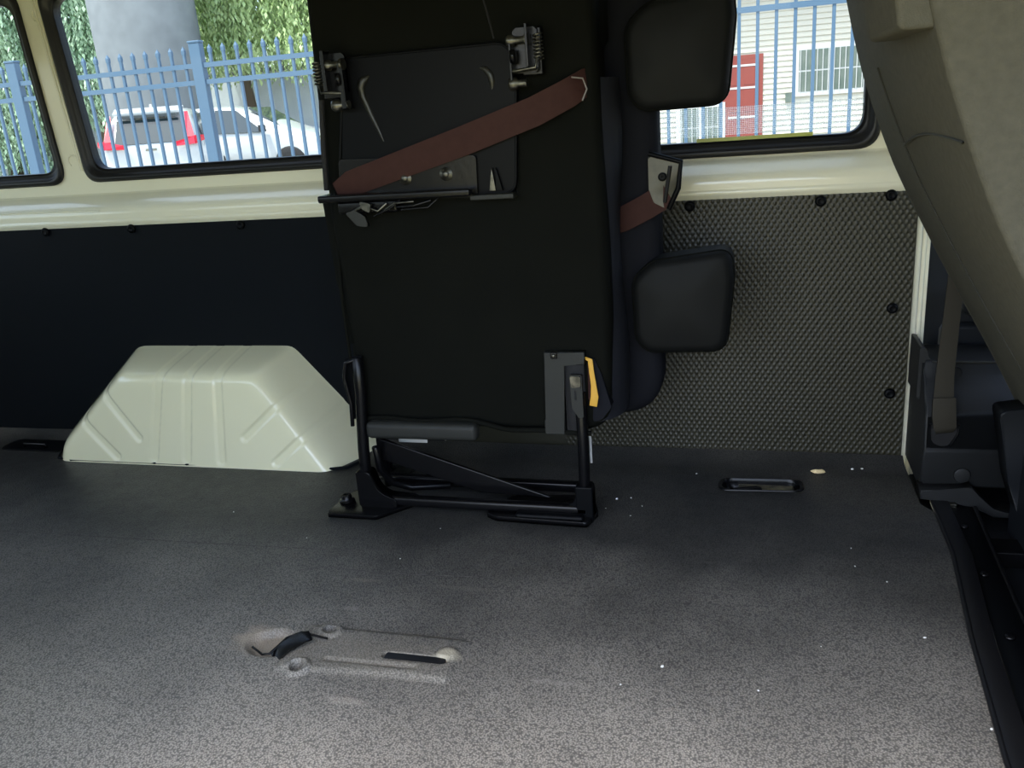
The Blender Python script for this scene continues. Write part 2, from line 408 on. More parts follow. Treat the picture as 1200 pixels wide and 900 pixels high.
# window outlines (outer edge of the rubber), x and z
def winpoly(xl, xr, z0, z1, lean_l=0, lean_r=0, r=.05): return rrect([(xl, z0), (xr, z0), (xr+lean_r, z1), (xl+lean_l, z1)], r, 8)
WINS = [('window_1', winpoly(-2.80, -1.925, .766, 1.29, 0, -.03), 'tinted side window nearest the tailgate with black rubber seal'),
        ('window_2', winpoly(-1.850, -.80, .768, 1.29, -.035, 0), 'tinted side window above the wheel arch with black rubber seal'),
        ('window_3', winpoly(-.70, .275, .738, 1.29, 0, 0), 'tinted side window above the embossed panel with dotted lower edge')]
holes = [p for _, p, _ in WINS]
wb = fill_holes([(-3.0, .735), (.36, .735), (.36, 1.36), (-3.0, 1.36)], holes, lambda x, z: (x, WIN, z))
for p in holes:                                        # returns of the openings, towards the outside
    A = [wb.verts.new((x, WIN, z)) for x, z in p]; B = [wb.verts.new((x, WIN+.05, z)) for x, z in p]
    for k in range(len(p)): wb.faces.new((A[k], A[(k+1) % len(p)], B[(k+1) % len(p)], B[k]))
me_tmp = bpy.data.meshes.new('t'); wb.to_mesh(me_tmp); b.from_mesh(me_tmp); wb.free()
# lower metal behind the panels and the end return towards the door jamb
box(b, -3.0, .362, WY+.012, WY+.02, -.05, .66)
wall = struct('wall_far', b, 'paint', 'cream painted inner body side of the van with window sill', smooth=False)
for p in wall.data.polygons:
    p.use_smooth = abs(p.normal.y) < .999 and p.center.z < .73
jb = bx(.360, .372, 2.088, 2.12, -.05, 1.3, bev=.004); box(jb, .374, .384, 2.094, 2.125, -.05, 1.3, bev=.004); box(jb, .384, .392, 2.10, 2.13, -.05, 1.3, bev=.002)
obj('door_jamb', jb, 'paint', wall)
# pressed bead lines and dimples on the pillar
for off in (-.014, -.022):
    obj('pressed_bead', tube(bmesh.new(), [(-1.85+off+.008, WIN-.001, .80), (-1.85+off, WIN-.001, .86), (-1.883+off, WIN-.001, 1.27)], .0035), 'paint', wall)
for x, z in ((-1.90, 1.22), (-1.888, .83)):
    cpts = [(x+.016*math.cos(a), WIN-.0005, z+.016*math.sin(a)) for a in [2*math.pi*k/20 for k in range(14)]]
    obj('pressed_ring', tube(bmesh.new(), cpts, .0022), 'paint', wall)
obj('pressed_bead', tube(bmesh.new(), [(-3, 2.0705, .696), (-1.95, 2.0705, .696), (-1.78, 2.0675, .690)], .0025), 'paint', wall)
for i, (nm, p, lab) in enumerate(WINS):
    cx = sum(q[0] for q in p)/len(p); cz = sum(q[1] for q in p)/len(p); rx = max(abs(q[0]-cx) for q in p); rz = max(abs(q[1]-cz) for q in p)
    def off(d): return [(cx+(x-cx)*(1-d/rx), cz+(z-cz)*(1-d/rz)) for x, z in p]
    b = bmesh.new(); rings = []
    for d, y in ((0., WIN+.002), (-.002, WIN-.006), (.006, WIN-.012), (.014, WIN-.010), (.018, WIN-.002), (.026, WIN+.004), (.033, WIN+.004), (.034, WIN+.03)):
        rings.append([b.verts.new((x, y, z)) for x, z in off(d)])
    N = len(p)
    for A, B in zip(rings, rings[1:]):
        for k in range(N): b.faces.new((A[k], A[(k+1) % N], B[(k+1) % N], B[k]))
    wn = struct(nm, b, 'rubber', lab)
    b = bmesh.new(); vs = [b.verts.new((x, WIN+.022, z)) for x, z in off(.030)]; b.faces.new(vs)
    obj('pane', b, 'glass', wn, smooth=False)
    if i == 2:
        z0 = .7755
        b = bmesh.new(); vs = [b.verts.new(q) for q in ((-.665, WIN+.020, z0+.004), (.232, WIN+.020, z0+.010), (.243, WIN+.020, .845), (-.665, WIN+.020, .848))]; b.faces.new(vs)
        o = obj('dotted_band', b, 'frit', wn, smooth=False); o['label'] = 'pale dotted print along the bottom of the glass'
        b = bx(-.125, .135, WIN+.008, WIN+.012, .766, .7795); o = obj('olive_strip', b, 'olivestrip', wn, smooth=False); o['label'] = 'olive yellow strip at the foot of the glass'  # plain olive strip set just inside the pane
# ---- lower wall panels (setting) with push clips
def clip(parent, x, z, r=.0125):
    o = obj('push_clip', lathe(bmesh.new(), [(r, 0), (r*1.02, -.003), (r*.9, -.0065), (r*.55, -.008), (r*.5, -.0065), (.001, -.0065)], 14, 'y', (x, WY-.001, z)), 'plate', parent)
    return o
pl = struct('trim_1', prism_y(bmesh.new(), rrect([(-3.0, .012), (-.815, .012), (-.815, .654), (-3.0, .654)], .006), WY, WY+.011, .003), 'panel', 'smooth black lower wall panel behind the wheel arch', smooth=False)
for x, z in ((-1.986, .638), (-1.689, .637), (-1.338, .634), (-2.3, .638), (-1.0, .634)): clip(pl, x, z)
EX0, EX1, EZ0, EZ1 = -.47, .357, .012, .654
ne, nf = int((EX1-EX0)/.00165), int((EZ1-EZ0)/.00175)
ex, ez = np.meshgrid(np.linspace(EX0, EX1, ne+1), np.linspace(EZ0, EZ1, nf+1), indexing='ij')
eh = np.maximum(np.cos(math.pi*ex/.0066)*np.cos(math.pi*ez/.0105), -.15)
edge_ = np.clip(np.minimum(np.minimum(ex-EX0, EX1-ex), np.minimum(ez-EZ0, EZ1-ez))/.003, 0, 1)
ev = np.stack([ex, WY+.001-.0016*eh*edge_, ez], -1).reshape(-1, 3)
ii = (np.arange(ne)[:, None]*(nf+1)+np.arange(nf)[None, :]).ravel()
me = bpy.data.meshes.new('trim_2'); me.from_pydata(ev.tolist(), [], np.stack([ii, ii+nf+1, ii+nf+2, ii+1], -1).tolist()); me.materials.append(M['emboss'])
me.polygons.foreach_set('use_smooth', [True]*len(me.polygons))
pr = bpy.data.objects.new('trim_2', me); link(pr); pr['kind'] = 'structure'; pr['label'] = 'dark embossed lower wall panel beside the pillar'
obj('panel_back', bx(-.81, .357, WY+.005, WY+.011, .012, .654), 'emboss', pr, smooth=False)
for x, z in ((-.138, .632), (.152, .631), (.299, .637), (.316, .381), (.322, .174), (-.45, .632)): clip(pr, x, z)
# mat turned up where it meets the wall
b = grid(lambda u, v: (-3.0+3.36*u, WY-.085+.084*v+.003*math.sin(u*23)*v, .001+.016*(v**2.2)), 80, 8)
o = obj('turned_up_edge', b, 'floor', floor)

# ---- rest of the shell (closes the van round the camera's view)
def panel_with_hole(outer, holes, to3): return fill_holes(outer, holes, to3)
NY = .34
struct('wall_near', fill_holes([(-3.0, -.12), (1.75, -.12), (1.75, 1.36), (-3.0, 1.36)], [[(-1.02, -.02), (.40, -.02), (.40, 1.27), (-1.02, 1.27)], [(-2.75, .78), (-1.25, .78), (-1.25, 1.24), (-2.75, 1.24)], [(.62, .62), (1.5, .62), (1.4, 1.2), (.62, 1.2)]], lambda x, z: (x, NY, z)), 'paint', 'painted near body side round the open sliding door', smooth=False)
struct('ceiling', bx(-3.0, 1.75, NY, 2.16, 1.36, 1.40), 'headliner', 'pale cloth headliner of the van', smooth=False)
struct('wall_front', fill_holes([(NY, -.12), (2.16, -.12), (2.16, 1.36), (NY, 1.36)], [[(.45, .6), (2.05, .6), (2.0, 1.28), (.5, 1.28)]], lambda y, z: (1.75, y, z)), 'doorcard', 'dark bulkhead below the windscreen', smooth=False)
struct('wall_rear', fill_holes([(NY, -.12), (2.16, -.12), (2.16, 1.36), (NY, 1.36)], [[(.50, .70), (1.98, .70), (1.94, 1.22), (.54, 1.22)]], lambda y, z: (-3.0, y, z)), 'paint', 'painted inside of the closed tailgate', smooth=False)
for nm, pts in (('window_4', [(-3.0, .48, .68), (-3.0, 2.0, .68), (-3.0, 1.96, 1.24), (-3.0, .52, 1.24)]), ('window_5', [(-2.77, NY, .76), (-1.23, NY, .76), (-1.23, NY, 1.26), (-2.77, NY, 1.26)])):
    b = bmesh.new(); b.faces.new([b.verts.new((x-.004 if nm == 'window_4' else x, y-.004 if nm == 'window_5' else y, z)) for x, y, z in pts]); struct(nm, b, 'glass', 'tinted pane of the tailgate' if nm == 'window_4' else 'tinted pane behind the open sliding door', smooth=False)
# cab floor and the front door lining beyond the pillar
b = bx(.335, 1.75, NY, 2.16, -.12, -.045); struct('floor_front', b, 'seatbase', 'dark step floor in front of the mat', smooth=False)
dr = struct('door_1', fill_holes([(.388, -.12), (1.75, -.12), (1.75, 1.36), (.388, 1.36)], [rrect([(.52, .66), (1.6, .66), (1.35, 1.28), (.52, 1.28)], .05)], lambda x, z: (x, 2.15, z)), 'doorcard', 'dark front door lining beyond the pillar', smooth=False)
obj('armrest_ledge', bx(.46, 1.5, 2.06, 2.15, .36, .42, bev=.02), 'doorcard', dr)
obj('pocket_rim', bx(.43, 1.4, 2.12, 2.15, .05, .33, bev=.015), 'seatbase', dr)

# ================================================================== WHEEL ARCH
XA0, XA1, ZA1 = -2.10, -.975, .300
def smin(a, b, k): return -k*np.logaddexp(-a/k, -b/k)
nx, nz = 280, 90
xs = np.linspace(XA0, XA1, nx+1); zs = np.linspace(-.002, ZA1, nz+1)
X, Z = np.meshgrid(xs, zs, indexing='ij')
front = .190 - .16*Z                                              # front face leans back a little
top = (.289 - Z)*4.6
def line(xb, zb, xt, zt):                                        # signed distance to an edge line, inside positive
    dx, dz = xt-xb, zt-zb; L = math.hypot(dx, dz); return ((X-xb)*dz - (Z-zb)*dx)/L
left = smin(line(-2.078, 0, -1.735, .30)*2.9, line(-2.02, 0, -1.93, .30)*2.6, .012)
right = -line(-.992, 0, -1.252, .30)*3.4
dep = smin(smin(front, top, .030), smin(left, right, .006), .026)+.016
def rib(x0, z0, x1, z1, wd, h=.0055):
    dx, dz = x1-x0, z1-z0; L2 = dx*dx+dz*dz
    t = np.clip(((X-x0)*dx+(Z-z0)*dz)/L2, 0, 1); d = np.hypot(X-x0-t*dx, Z-z0-t*dz)
    s = np.clip((d-wd)/(-.005), 0, 1); return h*s*s*(3-2*s)
for rb in ((-1.612, .02, -1.565, .29, .016), (-1.505, .02, -1.475, .29, .016), (-1.395, .02, -1.385, .29, .016),
           (-1.655, .075, -1.775, .215, .013), (-1.735, .02, -1.86, .135, .014), (-1.315, .085, -1.185, .195, .013), (-1.225, .02, -1.095, .125, .014)):
    dep = dep - rib(*rb)
dep = np.maximum(dep, -.004)
b = bmesh.new()
V = [[b.verts.new((X[i, j], WY+.002-dep[i, j], Z[i, j])) for j in range(nz+1)] for i in range(nx+1)]
for i in range(nx):
    for j in range(nz):
        if max(dep[i, j], dep[i+1, j], dep[i, j+1], dep[i+1, j+1]) > -.0035: b.faces.new((V[i][j], V[i+1][j], V[i+1][j+1], V[i][j+1]))
bmesh.ops.delete(b, geom=[v for v in b.verts if not v.link_faces], context='VERTS')
wa = thing('wheel_arch', 'cream painted metal wheel arch with pressed ribs', 'wheel arch', (-1.5, 1.97, 0))
o = obj('shell', b, 'arch', wa); o.modifiers.clear()
b = tube(bmesh.new(), [(-1.985, 1.93, .003), (-1.955, 1.885, .003), (-1.90, 1.872, .003), (-1.5, 1.872, .003), (-1.10, 1.876, .003), (-1.03, 1.90, .003), (-1.0, 1.97, .003)], .004, 6)
obj('edge_sealant', b, 'panel', wa)
for x0, x1, z in ((-1.435, -1.405, .147), (-1.36, -1.315, .145), (-1.30, -1.265, .141)):
    yy = WY+.002-float(np.interp(z, [0, .3], [.19, .142]))
    obj('scratch', tube(bmesh.new(), [(x0, yy+.0005, z), (x1, yy+.0005, z-.001)], .0012, 6), 'panel', wa)

# ================================================================== TIPPED-UP BENCH SEAT
st = thing('bench_seat', 'black bench seat tipped up sideways against the wall on its hinged frame', 'seat', (-.6, 1.72, 0))
cpoly = rrect([(-.872, .20), (-.285, .20), (-.275, .45), (-.285, 1.20), (-.872, 1.20), (-.884, .69)], [.02, .07, .05, .03, .03, 0], 6)
cu = obj('seat_cushion', pillow(cpoly, 1.70, 1.815, .03, .010), 'fabric', st); cu['label'] = 'black covered underside of the cushion'
obj('seam', tube(bmesh.new(), [(-.495, 1.694, 1.09), (-.485, 1.6935, 1.045), (-.478, 1.6935, 1.01)], .0022), 'dark', cu)
# right flank of the cushion with bluish light put into its colour, parting where the strap goes round it
b = grid(lambda u, v: (-.318+.058*math.sin(u*1.6)+.006*math.sin(v*9), 1.704+.105*u**1.6, .225+(.70)*v), 10, 40)
o = obj('side_cloth', b, 'sidecloth', cu)
b = grid(lambda u, v: (-.330+.056*math.sin(u*1.6)*(1-.45*max(0, 1-v*6)), 1.699+.10*u**1.6, .955+.24*v), 8, 12)
obj('upper_flap', b, 'fabric', cu)
obj('bottom_flap', bx(-.845, -.578, 1.664, 1.70, .184, .224, bev=.012, seg=3), 'greyplastic', st)
# wavy lower hem of the cover
obj('cover_hem', tube(bmesh.new(), [(-.85+.025*k, 1.689+.004*math.sin(k*.9), .226+.002*math.sin(k*.8)-(.020*(1/(1+math.exp(-(k-12.5)*1.2))))) for k in range(22)], .006, 8), 'fabric', cu)
# backrest folded behind, two headrests poking out towards the front
bpoly = rrect([(-.72, .17), (-.185, .19), (-.19, 1.22), (-.72, 1.22)], [.05, .11, .05, .05], 8)
bk = obj('backrest', pillow(bpoly, 1.845, 1.95, .03, .006), 'fabric_blue', st); bk['label'] = 'black backrest folded behind the cushion'
for dz, za, zb in ((0, .350, .576), (0, .853, 1.078)):
    hp = rrect([(-.240, za+.03), (-.215, za+.002), (-.045, za+.004), (-.030, zb-.06), (-.036, zb), (-.20, zb-.022), (-.244, zb-.06)], [.05, .05, .04, .03, .03, .06, .05], 6)
    hr = obj('headrest', pillow(hp, 1.785, 1.90, .026, .010), 'vinyl', st)
    cxh = sum(q[0] for q in hp)/len(hp); czh = sum(q[1] for q in hp)/len(hp)
    obj('piping', tube(bmesh.new(), [(cxh+(x-cxh)*.985, 1.805, czh+(z-czh)*.985) for x, z in hp], .0028, 6, closed=True), 'fabric', hr)
# belt guide on the backrest edge and the belt through it
ag = obj('belt_guide', prism_y(bmesh.new(), rrect([(-.205, .772), (-.138, .752), (-.145, .70), (-.165, .656), (-.195, .672), (-.205, .70)], .008), 1.822, 1.86, .005), 'guide', st); ag['label'] = 'pale metal belt guide on the backrest edge'
ga = [(-.205, 1.818, .772), (-.140, 1.818, .752), (-.146, 1.818, .70), (-.166, 1.818, .658)]
obj('guide_rim', tube(bmesh.new(), [(x+.002, y, z) for x, y, z in ga], .0055), 'plate', ag)
obj('guide_slot', tube(bmesh.new(), [(-.160, 1.820, .745), (-.172, 1.820, .672)], .004), 'dark', ag)
obj('rivet', lathe(bmesh.new(), [(.009, 0), (.009, -.003), (.005, -.004), (.001, -.002)], 12, 'y', (-.176, 1.821, .724)), 'plate', ag)
o = obj('backrest_belt', ribbon(bmesh.new(), [(-.30, 1.842, .628), (-.26, 1.832, .640), (-.21, 1.829, .664), (-.165, 1.822, .690)], (0, 0, 1), .052, .003), 'strap', st); o['label'] = 'brown belt on the backrest'
# folded support leg: pressed plate with hinges and springs
ppoly = rrect([(-.832, .722), (-.452, .712), (-.431, .97), (-.457, 1.002), (-.79, 1.002)], [.012, .03, .02, .03, .02], 5)
fp = obj('leg_plate', prism_y(bmesh.new(), ppoly, 1.678, 1.690, .004), 'plate', st); fp['label'] = 'black pressed plate of the folded support leg'
obj('pressed_ridge', tube(bmesh.new(), [(-.715, 1.682, .815), (-.742, 1.681, .885), (-.757, 1.681, .925), (-.759, 1.680, .942), (-.752, 1.680, .955), (-.738, 1.682, .963)], [.003, .006, .008, .010, .010, .004], 10), 'gloss', fp)
obj('pressed_ridge', tube(bmesh.new(), [(-.512, 1.683, .962), (-.495, 1.681, .956), (-.486, 1.681, .945), (-.484, 1.681, .932), (-.487, 1.683, .91)], [.003, .007, .008, .007, .003], 10), 'gloss', fp)
obj('rim', tube(bmesh.new(), [(x*1+.0, 1.679, z) for x, z in rrect([(-.826, .80), (-.789, 1.000), (-.457, 1.000), (-.433, .97), (-.452, .720), (-.53, .716)], [0, .02, .03, .02, .03, 0], 5)], .003, 6), 'plate', fp)
rf = obj('foot_plate', prism_y(bmesh.new(), rrect([(-.832, .728), (-.53, .718), (-.527, .798), (-.825, .806)], .006), 1.670, 1.679, .002), 'steel', st)
for x, z in ((-.681, .761), (-.592, .765)):
    obj('bolt', lathe(bmesh.new(), [(.014, 0), (.014, -.002), (.008, -.003), (.007, -.007), (.001, -.007)], 12, 'y', (x, 1.670, z)), 'bare', rf)
obj('foot_ledge', bx(-.868, -.535, 1.635, 1.690, .722, .737, bev=.004), 'steel', st)
obj('foot_ledge_end', bx(-.54, -.45, 1.650, 1.690, .712, .722, bev=.002), 'greyplastic', st)
for dx in (0, .014):
    obj('spike_bracket', prism_y(bmesh.new(), [(-.504+dx, .727), (-.490+dx, .727), (-.496+dx*.6, .772)], 1.668, 1.676, .001), 'bare' if dx == 0 else 'plate', fp)
for sgn, hx, hz in ((-1, -.805, .96), (1, -.412, .972)):
    hg = obj('hinge', prism_y(bmesh.new(), rrect([(hx-.026*1, hz-.03), (hx+.026, hz-.03), (hx+.026, hz+.05), (hx-.02, hz+.05)], .006), 1.660, 1.668, .002), 'steel', st)
    obj('hinge_ear', bx(hx-sgn*.026, hx-sgn*.020, 1.640, 1.690, hz-.055, hz+.03, bev=.002), 'steel', hg)
    obj('hinge_ear', bx(hx+sgn*.008, hx+sgn*.013, 1.636, 1.664, hz-.02, hz+.055, bev=.001), 'steel', hg)
    obj('pivot_pin', lathe(bmesh.new(), [(.008, -.022), (.010, -.018), (.010, -.008), (.0065, -.006), (.0065, .012), (.011, .014), (.011, .022)], 12, 'x', (hx-sgn*.008, 1.648, hz+.028)), 'bare', hg)
    obj('pivot_pin', lathe(bmesh.new(), [(.010, -.018), (.012, -.014), (.012, -.004), (.007, 0), (.007, .014), (.009, .018)], 12, 'x', (hx-sgn*.012, 1.650, hz-.048)), 'bare', hg)
    obj('link_rod', tube(bmesh.new(), [(hx-sgn*.02, 1.642, hz-.026), (hx+sgn*.024, 1.642, hz-.022), (hx+sgn*.028, 1.645, hz-.005)], .003), 'bare', hg)
    obj('pivot_washer', lathe(bmesh.new(), [(.013, -.004), (.013, .004), (.006, .006), (.001, .006)], 12, 'x', (hx-sgn*.018, 1.644, hz)), 'steel', hg)
    sp = []; n = 84; z0, z1 = hz-.008, hz+.036
    for k in range(n+1):
        a = 2*math.pi*7*k/n; sp.append((hx+sgn*.030+.0085*math.cos(a), 1.650+.0085*math.sin(a), z0+(z1-z0)*k/n))
    obj('spring', tube(bmesh.new(), sp, .0017, 6), 'bare', hg)
    obj('hinge_bracket', bx(hx+sgn*.012-.02, hx+sgn*.012+.02, 1.668, 1.690, hz-.035, hz+.05, bev=.003), 'steel', hg)
# long side rail on the rear edge of the cushion and thin strip of frame below the left hinge
obj('side_rail', tube(bmesh.new(), [(-.846, 1.672, .925), (-.858, 1.676, .83), (-.866, 1.680, .745)], .006), 'dark', st)
obj('side_rail', tube(bmesh.new(), [(-.885, 1.74, .72), (-.884, 1.735, .55), (-.868, 1.71, .40)], [.024, .016, .008], 8), 'fabric', st)
# brown strap across the plate
bs = obj('strap', ribbon(bmesh.new(), [(-.838, 1.668, .745), (-.80, 1.664, .757), (-.55, 1.662, .826), (-.40, 1.664, .872), (-.335, 1.676, .900), (-.305, 1.700, .918), (-.283, 1.75, .93)], [(-.10, -.1, .9)]*6+[(0, 0, 1)], [.030, .052, .056, .055, .053, .05, .04], .0035), 'strap', st)
bs['label'] = 'brown webbing strap slanting across the folded leg plate'
obj('strap_hem', tube(bmesh.new(), [(-.327, 1.674, .928), (-.309, 1.690, .925), (-.303, 1.697, .905), (-.312, 1.692, .885)], .0016), 'hem', bs)
# latch, wires and cable ends under the ledge
lt = obj('latch_body', bx(-.835, -.70, 1.655, 1.695, .695, .722, bev=.006), 'steel', st)
for pts, r_, mm in (([(-.80, 1.650, .70), (-.77, 1.645, .712), (-.74, 1.648, .700), (-.72, 1.650, .715)], .003, 'bare'), ([(-.735, 1.648, .695), (-.70, 1.642, .715), (-.66, 1.648, .716)], .0022, 'bare'),
                    ([(-.75, 1.648, .69), (-.71, 1.641, .705), (-.69, 1.65, .72)], .002, 'steel'), ([(-.70, 1.65, .706), (-.66, 1.646, .708), (-.625, 1.655, .716)], .003, 'steel'), ([(-.69, 1.652, .70), (-.63, 1.65, .703), (-.61, 1.66, .72)], .0025, 'steel')):
    obj('cable', tube(bmesh.new(), pts, r_), mm, lt)
obj('latch_tongue', prism_y(bmesh.new(), rrect([(-.815, .70), (-.79, .672), (-.765, .668), (-.77, .69), (-.79, .703)], .004), 1.645, 1.655, .002), 'greyplastic', lt)
obj('latch_tip', prism_y(bmesh.new(), rrect([(-.778, .722), (-.752, .716), (-.756, .697), (-.772, .706)], .003), 1.640, 1.650, .002), 'bare', lt)
# grey bracket, latch arm and yellow release strap at the lower corner
br = obj('corner_bracket', prism_y(bmesh.new(), [(-.416, .389), (-.330, .389), (-.330, .362), (-.376, .362), (-.380, .204), (-.424, .204), (-.424, .237), (-.418, .237)], 1.676, 1.702, .0025), 'greyplastic', st); br['label'] = 'grey plastic bracket at the lower corner'
obj('screw', bx(-.401, -.387, 1.671, 1.677, .376, .390, bev=.002), 'steel', br)
obj('screw_head', lathe(bmesh.new(), [(.0045, 0), (.0045, -.003), (.001, -.003)], 10, 'y', (-.394, 1.671, .383)), 'bare', br)
obj('bracket_recess', bx(-.376, -.334, 1.684, 1.705, .20, .362), 'dark', br)
la = obj('latch_arm', prism_y(bmesh.new(), rrect([(-.362, .342), (-.336, .342), (-.336, .246), (-.346, .246), (-.360, .268)], .003), 1.668, 1.676, .002), 'greyplastic', st)
obj('latch_face', prism_y(bmesh.new(), rrect([(-.361, .340), (-.338, .340), (-.338, .318), (-.358, .314)], .003), 1.664, 1.668, .001), 'bare', la)
obj('latch_slot', bx(-.353, -.349, 1.6665, 1.669, .288, .308), 'dark', la)
b = ribbon(bmesh.new(), [(-.330, 1.688, .374), (-.319, 1.684, .370), (-.317, 1.684, .345), (-.314, 1.684, .315), (-.313, 1.684, .29), (-.317, 1.684, .269)], [(0, 0, 1)]+[(1, 0, 0)]*5, [.005, .010, .010, .011, .016, .016], .004)
o = obj('release_strap', b, 'yellow', st); o['label'] = 'yellow release strap'
obj('strap_tail', ribbon(bmesh.new(), [(-.323, 1.692, .36), (-.325, 1.692, .28)], (1, 0, 0), .006, .003), 'strap', st)
obj('corner_flap', prism_y(bmesh.new(), rrect([(-.318, .385), (-.298, .335), (-.280, .262), (-.300, .236), (-.322, .225), (-.318, .28)], .01), 1.694, 1.74, .004), 'fabric_blue', st)
# frame: posts, lower bar, gussets, brace, floor plates
FZ = .028
fr = obj('frame_post', tube(bmesh.new(), [(-.849, 1.68, .375), (-.850, 1.68, .30), (-.862, 1.68, .16), (-.868, 1.68, FZ)], .0135, 10), 'steel', st)
obj('hook', tube(bmesh.new(), [(-.851, 1.672, .372), (-.872, 1.668, .366), (-.880, 1.668, .33), (-.872, 1.668, .27), (-.876, 1.668, .215)], .0048), 'steel', fr)
obj('hook_plate', prism_y(bmesh.new(), rrect([(-.883, .372), (-.838, .380), (-.842, .30), (-.858, .24), (-.880, .22)], .006), 1.682, 1.69, .002), 'plate', fr)
obj('hook_rod', tube(bmesh.new(), [(-.874, 1.72, .70), (-.876, 1.70, .50), (-.862, 1.675, .37)], .004), 'fabric', fr)
fr2 = obj('frame_post', tube(bmesh.new(), [(-.344, 1.683, .30), (-.343, 1.683, .18), (-.345, 1.683, .015)], .0125, 10), 'steel', st)
obj('post_sleeve', bx(-.364, -.325, 1.668, 1.70, .0, .085, bev=.004), 'plate', fr2)
obj('care_tag', bx(-.333, -.328, 1.70, 1.703, .13, .20), 'white_tag', fr2)
obj('corner_gusset', prism_y(bmesh.new(), rrect([(-.884, .012), (-.79, .012), (-.79, .032), (-.835, .050), (-.850, .10), (-.884, .10)], [.004, .004, .004, .05, .01, .004], 6), 1.664, 1.700, .004), 'steel', st)
obj('corner_gusset', prism_y(bmesh.new(), rrect([(-.325, .010), (-.43, .010), (-.43, .024), (-.372, .038), (-.358, .075), (-.325, .075)], [.004, .004, .004, .03, .01, .004], 6), 1.672, 1.700, .004), 'plate', st)
obj('lower_bar', bx(-.87, -.335, 1.668, 1.692, .014, .038, bev=.008, seg=3), 'steel', st)
obj('rear_bar', bx(-.87, -.35, 1.80, 1.825, .006, .03, bev=.006), 'steel', st)
obj('diagonal_brace', prism_y(bmesh.new(), [(-.850, .166), (-.850, .112), (-.60, .034), (-.43, .030)], 1.722, 1.730, .003), 'steel', st)
obj('curved_strut', tube(bmesh.new(), [(-.842, 1.70, .15), (-.842, 1.71, .09), (-.828, 1.735, .045), (-.79, 1.76, .022), (-.70, 1.79, .018)], .009, 10), 'steel', st)
obj('inner_post', tube(bmesh.new(), [(-.852, 1.76, .20), (-.854, 1.77, .02)], .010, 8), 'plate', st)
o = obj('paper_tag', bx(-.808, -.735, 1.76, 1.762, .140, .165), 'white_tag', st)
p1 = obj('floor_plate', prism_z(bmesh.new(), rrect([(-.952, 1.622), (-.825, 1.622), (-.760, 1.70), (-.758, 1.745), (-.925, 1.77), (-.945, 1.72)], [.01, .01, .02, .02, .02, .01]), .001, .012, .004), 'steel', st)
obj('plate_bolt', lathe(bmesh.new(), [(.019, .012), (.019, .015), (.0125, .016), (.0125, .026), (.011, .028), (.006, .028), (.005, .025), (.001, .025)], 14, 'z', (-.930, 1.690, 0)), 'steel', p1)
p2 = obj('floor_plate', prism_z(bmesh.new(), rrect([(-.575, 1.670), (-.545, 1.650), (-.335, 1.642), (-.320, 1.70), (-.345, 1.78), (-.53, 1.76)], .012), .001, .014, .004), 'steel', st)
obj('plate_cap', bx(-.50, -.345, 1.650, 1.672, .008, .022, bev=.006), 'plate', p2)
p3 = obj('floor_plate', prism_z(bmesh.new(), rrect([(-.96, 1.84), (-.84, 1.84), (-.84, 1.95), (-.96, 1.95)], .02), .001, .009, .003), 'bare', st)
obj('plate_bolt', lathe(bmesh.new(), [(.02, .009), (.02, .013), (.013, .014), (.013, .024), (.001, .026)], 12, 'z', (-.905, 1.885, 0)), 'steel', p3)

# ================================================================== BENT METAL TAB IN THE OLD SEAT MOUNT
tb = thing('metal_tab', 'bent black metal tab sticking out of the worn hole in the floor mat', 'metal tab', (-.77, 1.135, 0))
obj('tab_strip', ribbon(bmesh.new(), [(-.797, 1.108, -.004), (-.780, 1.125, .010), (-.758, 1.150, .016), (-.748, 1.158, .014)], (.8, -.6, 0), [.030, .032, .034, .030], .003), 'steel', tb)
obj('wire_edge', tube(bmesh.new(), [(-.850, 1.128, .0), (-.822, 1.113, -.002), (-.806, 1.112, .002), (-.792, 1.150, .010), (-.770, 1.165, .014), (-.715, 1.157, .012)], .0022), 'steel', tb)
sl_ = thing('metal_bar', 'thin dark bar lying in the slot of the worn floor patch', 'bar', (-.54, 1.137, 0))
obj('bar', bx(-.597, -.487, 1.1275, 1.1465, -.012, .0055, bev=.002), 'rubber', sl_)

# ================================================================== PILLAR TRIM, BELT, STEP RAIL
tr = thing('pillar_trim', 'dark plastic trim box at the foot of the door pillar', 'trim', (.43, 1.9, 0))
pp = [(1.905, .012), (1.880, .03), (1.874, .105), (1.873, .112), (1.880, .116), (1.884, .185), (1.890, .205), (1.918, .235), (1.935, .250), (1.942, .272), (1.946, .288), (1.95, .292), (2.08, .292), (2.08, .012)]
b = bmesh.new(); A = [b.verts.new((.366, y, z)) for y, z in pp]; B = [b.verts.new((.80, y, z)) for y, z in pp]
for k in range(len(pp)): b.faces.new((A[k], A[(k+1) % len(pp)], B[(k+1) % len(pp)], B[k]))
b.faces.new(A); b.faces.new(B[::-1])
bmesh.ops.bevel(b, geom=[e for e in b.edges if all(abs(v.co.x-.366) < 1e-5 for v in e.verts)], offset=.006, segments=2, affect='EDGES')
obj('housing', b, 'trim', tr)
obj('corner_horn', prism_y(bmesh.new(), rrect([(.360, .20), (.385, .20), (.392, .285), (.380, .295), (.372, .318), (.360, .322)], .006), 1.955, 2.07, .005), 'trim', tr)
obj('top_lip', tube(bmesh.new(), [(.385, 1.946, .290), (.80, 1.946, .290)], .003), 'greyplastic', tr)
obj('round_cap', lathe(bmesh.new(), [(.017, .004), (.017, -.003), (.015, -.005), (.001, -.005)], 18, 'y', (.447, 1.876, .056)), 'trim', tr)
b = bmesh.new()
lp = [(.362, .030), (.448, .034), (.462, .040), (.478, .020), (.505, -.012), (.53, -.020), (.80, -.018), (.80, -.030), (.51, -.030), (.468, -.004), (.42, .008), (.362, .006)]
